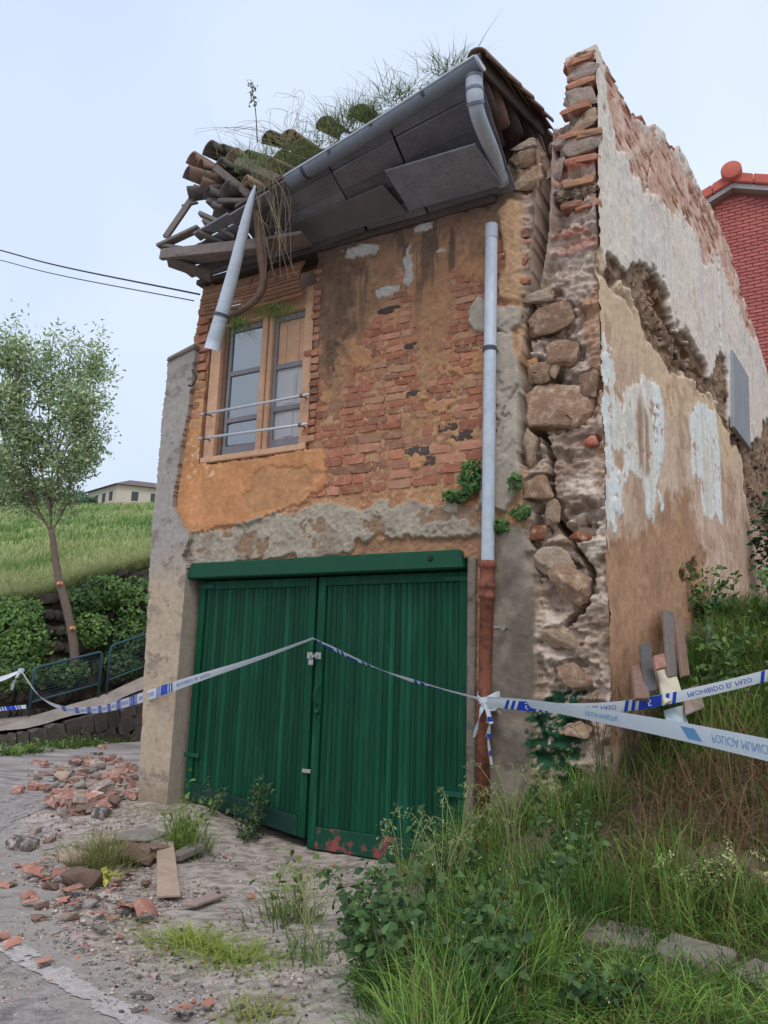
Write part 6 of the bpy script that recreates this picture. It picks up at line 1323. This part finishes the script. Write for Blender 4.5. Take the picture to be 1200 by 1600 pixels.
# plants along the foot of the low path wall
for (px, py, lb) in [(135, 1138, 'dock plant at the foot of the low wall, nearest the corner'), (95, 1142, 'dock plant in the middle of the low wall foot'), (78, 1125, 'narrow leafed plant against the low wall'), (180, 1132, 'small weed at the wall foot beside the house corner'), (12, 1152, 'weed at the left picture edge by the low wall'), (45, 1148, 'leafy weed hiding the low wall blocks under the railing foot'), (112, 1138, 'weed between the two docks at the low wall'), (158, 1134, 'weed clump right of the docks at the low wall'), (200, 1130, 'weed at the low wall just beside the pilaster')]:
    tuft(px, py+27, .32, 110, .26, lb, A(56, 82, 40), A(112, 138, 66), 'weeds along the low wall', 'weed', None, 30, .035, .16)
# ================================================================== concrete kerb, debris on the bank
kp = [onZ(770, 1425, .22), onZ(900, 1452, .22), onZ(1020, 1478, .20), onZ(1130, 1510, .18), onZ(1260, 1560, .16)]
mk = mat('kerb_concrete', A(126, 114, 104), var=.35, scale=6, bump=.8, bscale=50, bdist=.02)
kb = thing('kerb', kp[2], 'broken concrete kerb slab half buried in grass at lower right', 'kerb')
for i in range(4):
    a, b = kp[i], kp[i+1]; d = (b-a)/np.linalg.norm(b-a); s_ = np.array([-d[1], d[0], 0]); a = a+d*.008; b = b-d*.008; w0, w1 = -.04, .30
    mb = MB(); dn_ = np.array([0, 0, -.22]); j = lambda: rng.normal(size=3)*.012
    mb.hexa([a+s_*w0+dn_, b+s_*w0+dn_, b+s_*w1+dn_, a+s_*w1+dn_, a+s_*w0+j(), b+s_*w0+j(), b+s_*w1+j(), a+s_*w1+j()]); mb.build('slab', mk, kb, bevel=.02)
mb = MB()
for i, (px, py, w_, h_, dp) in enumerate([(1150, 1360, .5, .25, .2), (1090, 1350, .4, .2, .2), (1190, 1385, .4, .22, .2)]):
    p = onG(px, py); _tag(link('bank_stone', RK['brown'][i], None, MX(p, (.3, .2, i), (w_, .3, h_))), ('dark stone in the bank near the right edge', 'dark stone left of the others in the bank', 'lowest dark stone in the bank at the right edge')[i], 'stone')
def lean(pxs, off0, off1, th, m_, label, name, cat):
    pts = []
    for k, (a, b) in enumerate(pxs): pts.append(onSd(a, b, off0 if k < 2 else off1))
    c = np.array(pts); n_ = np.cross(c[1]-c[0], c[3]-c[0]); n_ /= np.linalg.norm(n_); mb = MB(); mb.hexa(list(c)+list(c+n_*th)); return _tag(mb.build(name, m_, None, bevel=.005), label, cat)
M_slate = mat('dark_slate', A(84, 80, 80), var=.3, scale=10, bump=.4); M_oldtile = mat('old_brown_tile', A(122, 96, 80), var=.35, scale=10, bump=.5)
lean([(1040, 1060), (1054, 1058), (1049, 958), (1033, 954)], .35, .05, .03, M_rot, 'mossy upright board leaning on the gable wall', 'board', 'board')
lean([(1062, 1060), (1074, 1058), (1062, 966), (1050, 970)], .42, .10, .03, M_oldtile, 'narrow brown board beside the mossy upright board', 'board', 'board')
lean([(1104, 1010), (1120, 1000), (1124, 930), (1102, 940)], .30, .04, .02, mat('blue_grey_sheet', A(128, 138, 150), var=.3, scale=8, bump=.3), 'torn blue grey sheet standing against the gable wall', 'sheet', 'sheet')
lean([(1128, 1000), (1150, 985), (1150, 930), (1130, 940)], .30, .06, .02, M_slate, 'dark sheet leaning next to the blue grey sheet', 'sheet', 'sheet')
lean([(990, 1096), (1012, 1096), (1004, 1036), (984, 1046)], .45, .15, .03, M_oldtile, 'brown roof tile stood on end, leftmost of the leaning pieces', 'tile', 'tile')
lean([(1006, 1085), (1024, 1080), (1014, 1004), (998, 1010)], .40, .12, .02, M_slate, 'dark slate stood between the leaning brown tiles', 'slate', 'slate')
lean([(1022, 1050), (1038, 1046), (1034, 1024), (1019, 1028)], .42, .34, .03, mat('clay_shard'), 'small orange brick piece on top of the pale slab', 'brick', 'brick')
lean([(1036, 1104), (1064, 1090), (1050, 1044), (1022, 1048)], .50, .26, .03, mat('pale_cream_slab', A(188, 178, 150), var=.2, scale=6, bump=.3), 'cream coloured slab leaning among the debris', 'slab', 'slab')
lean([(1044, 1150), (1075, 1140), (1066, 1104), (1036, 1112)], .55, .40, .02, mat('pale_blue_sheet', A(170, 184, 190), var=.25, scale=8, bump=.2), 'pale blue plastic piece below the cream slab', 'plastic', 'plastic')
lean([(1070, 1120), (1100, 1108), (1090, 1070), (1066, 1082)], .55, .32, .02, mat('greyish_plank'), 'grey brown board lying right of the cream slab', 'board', 'board')
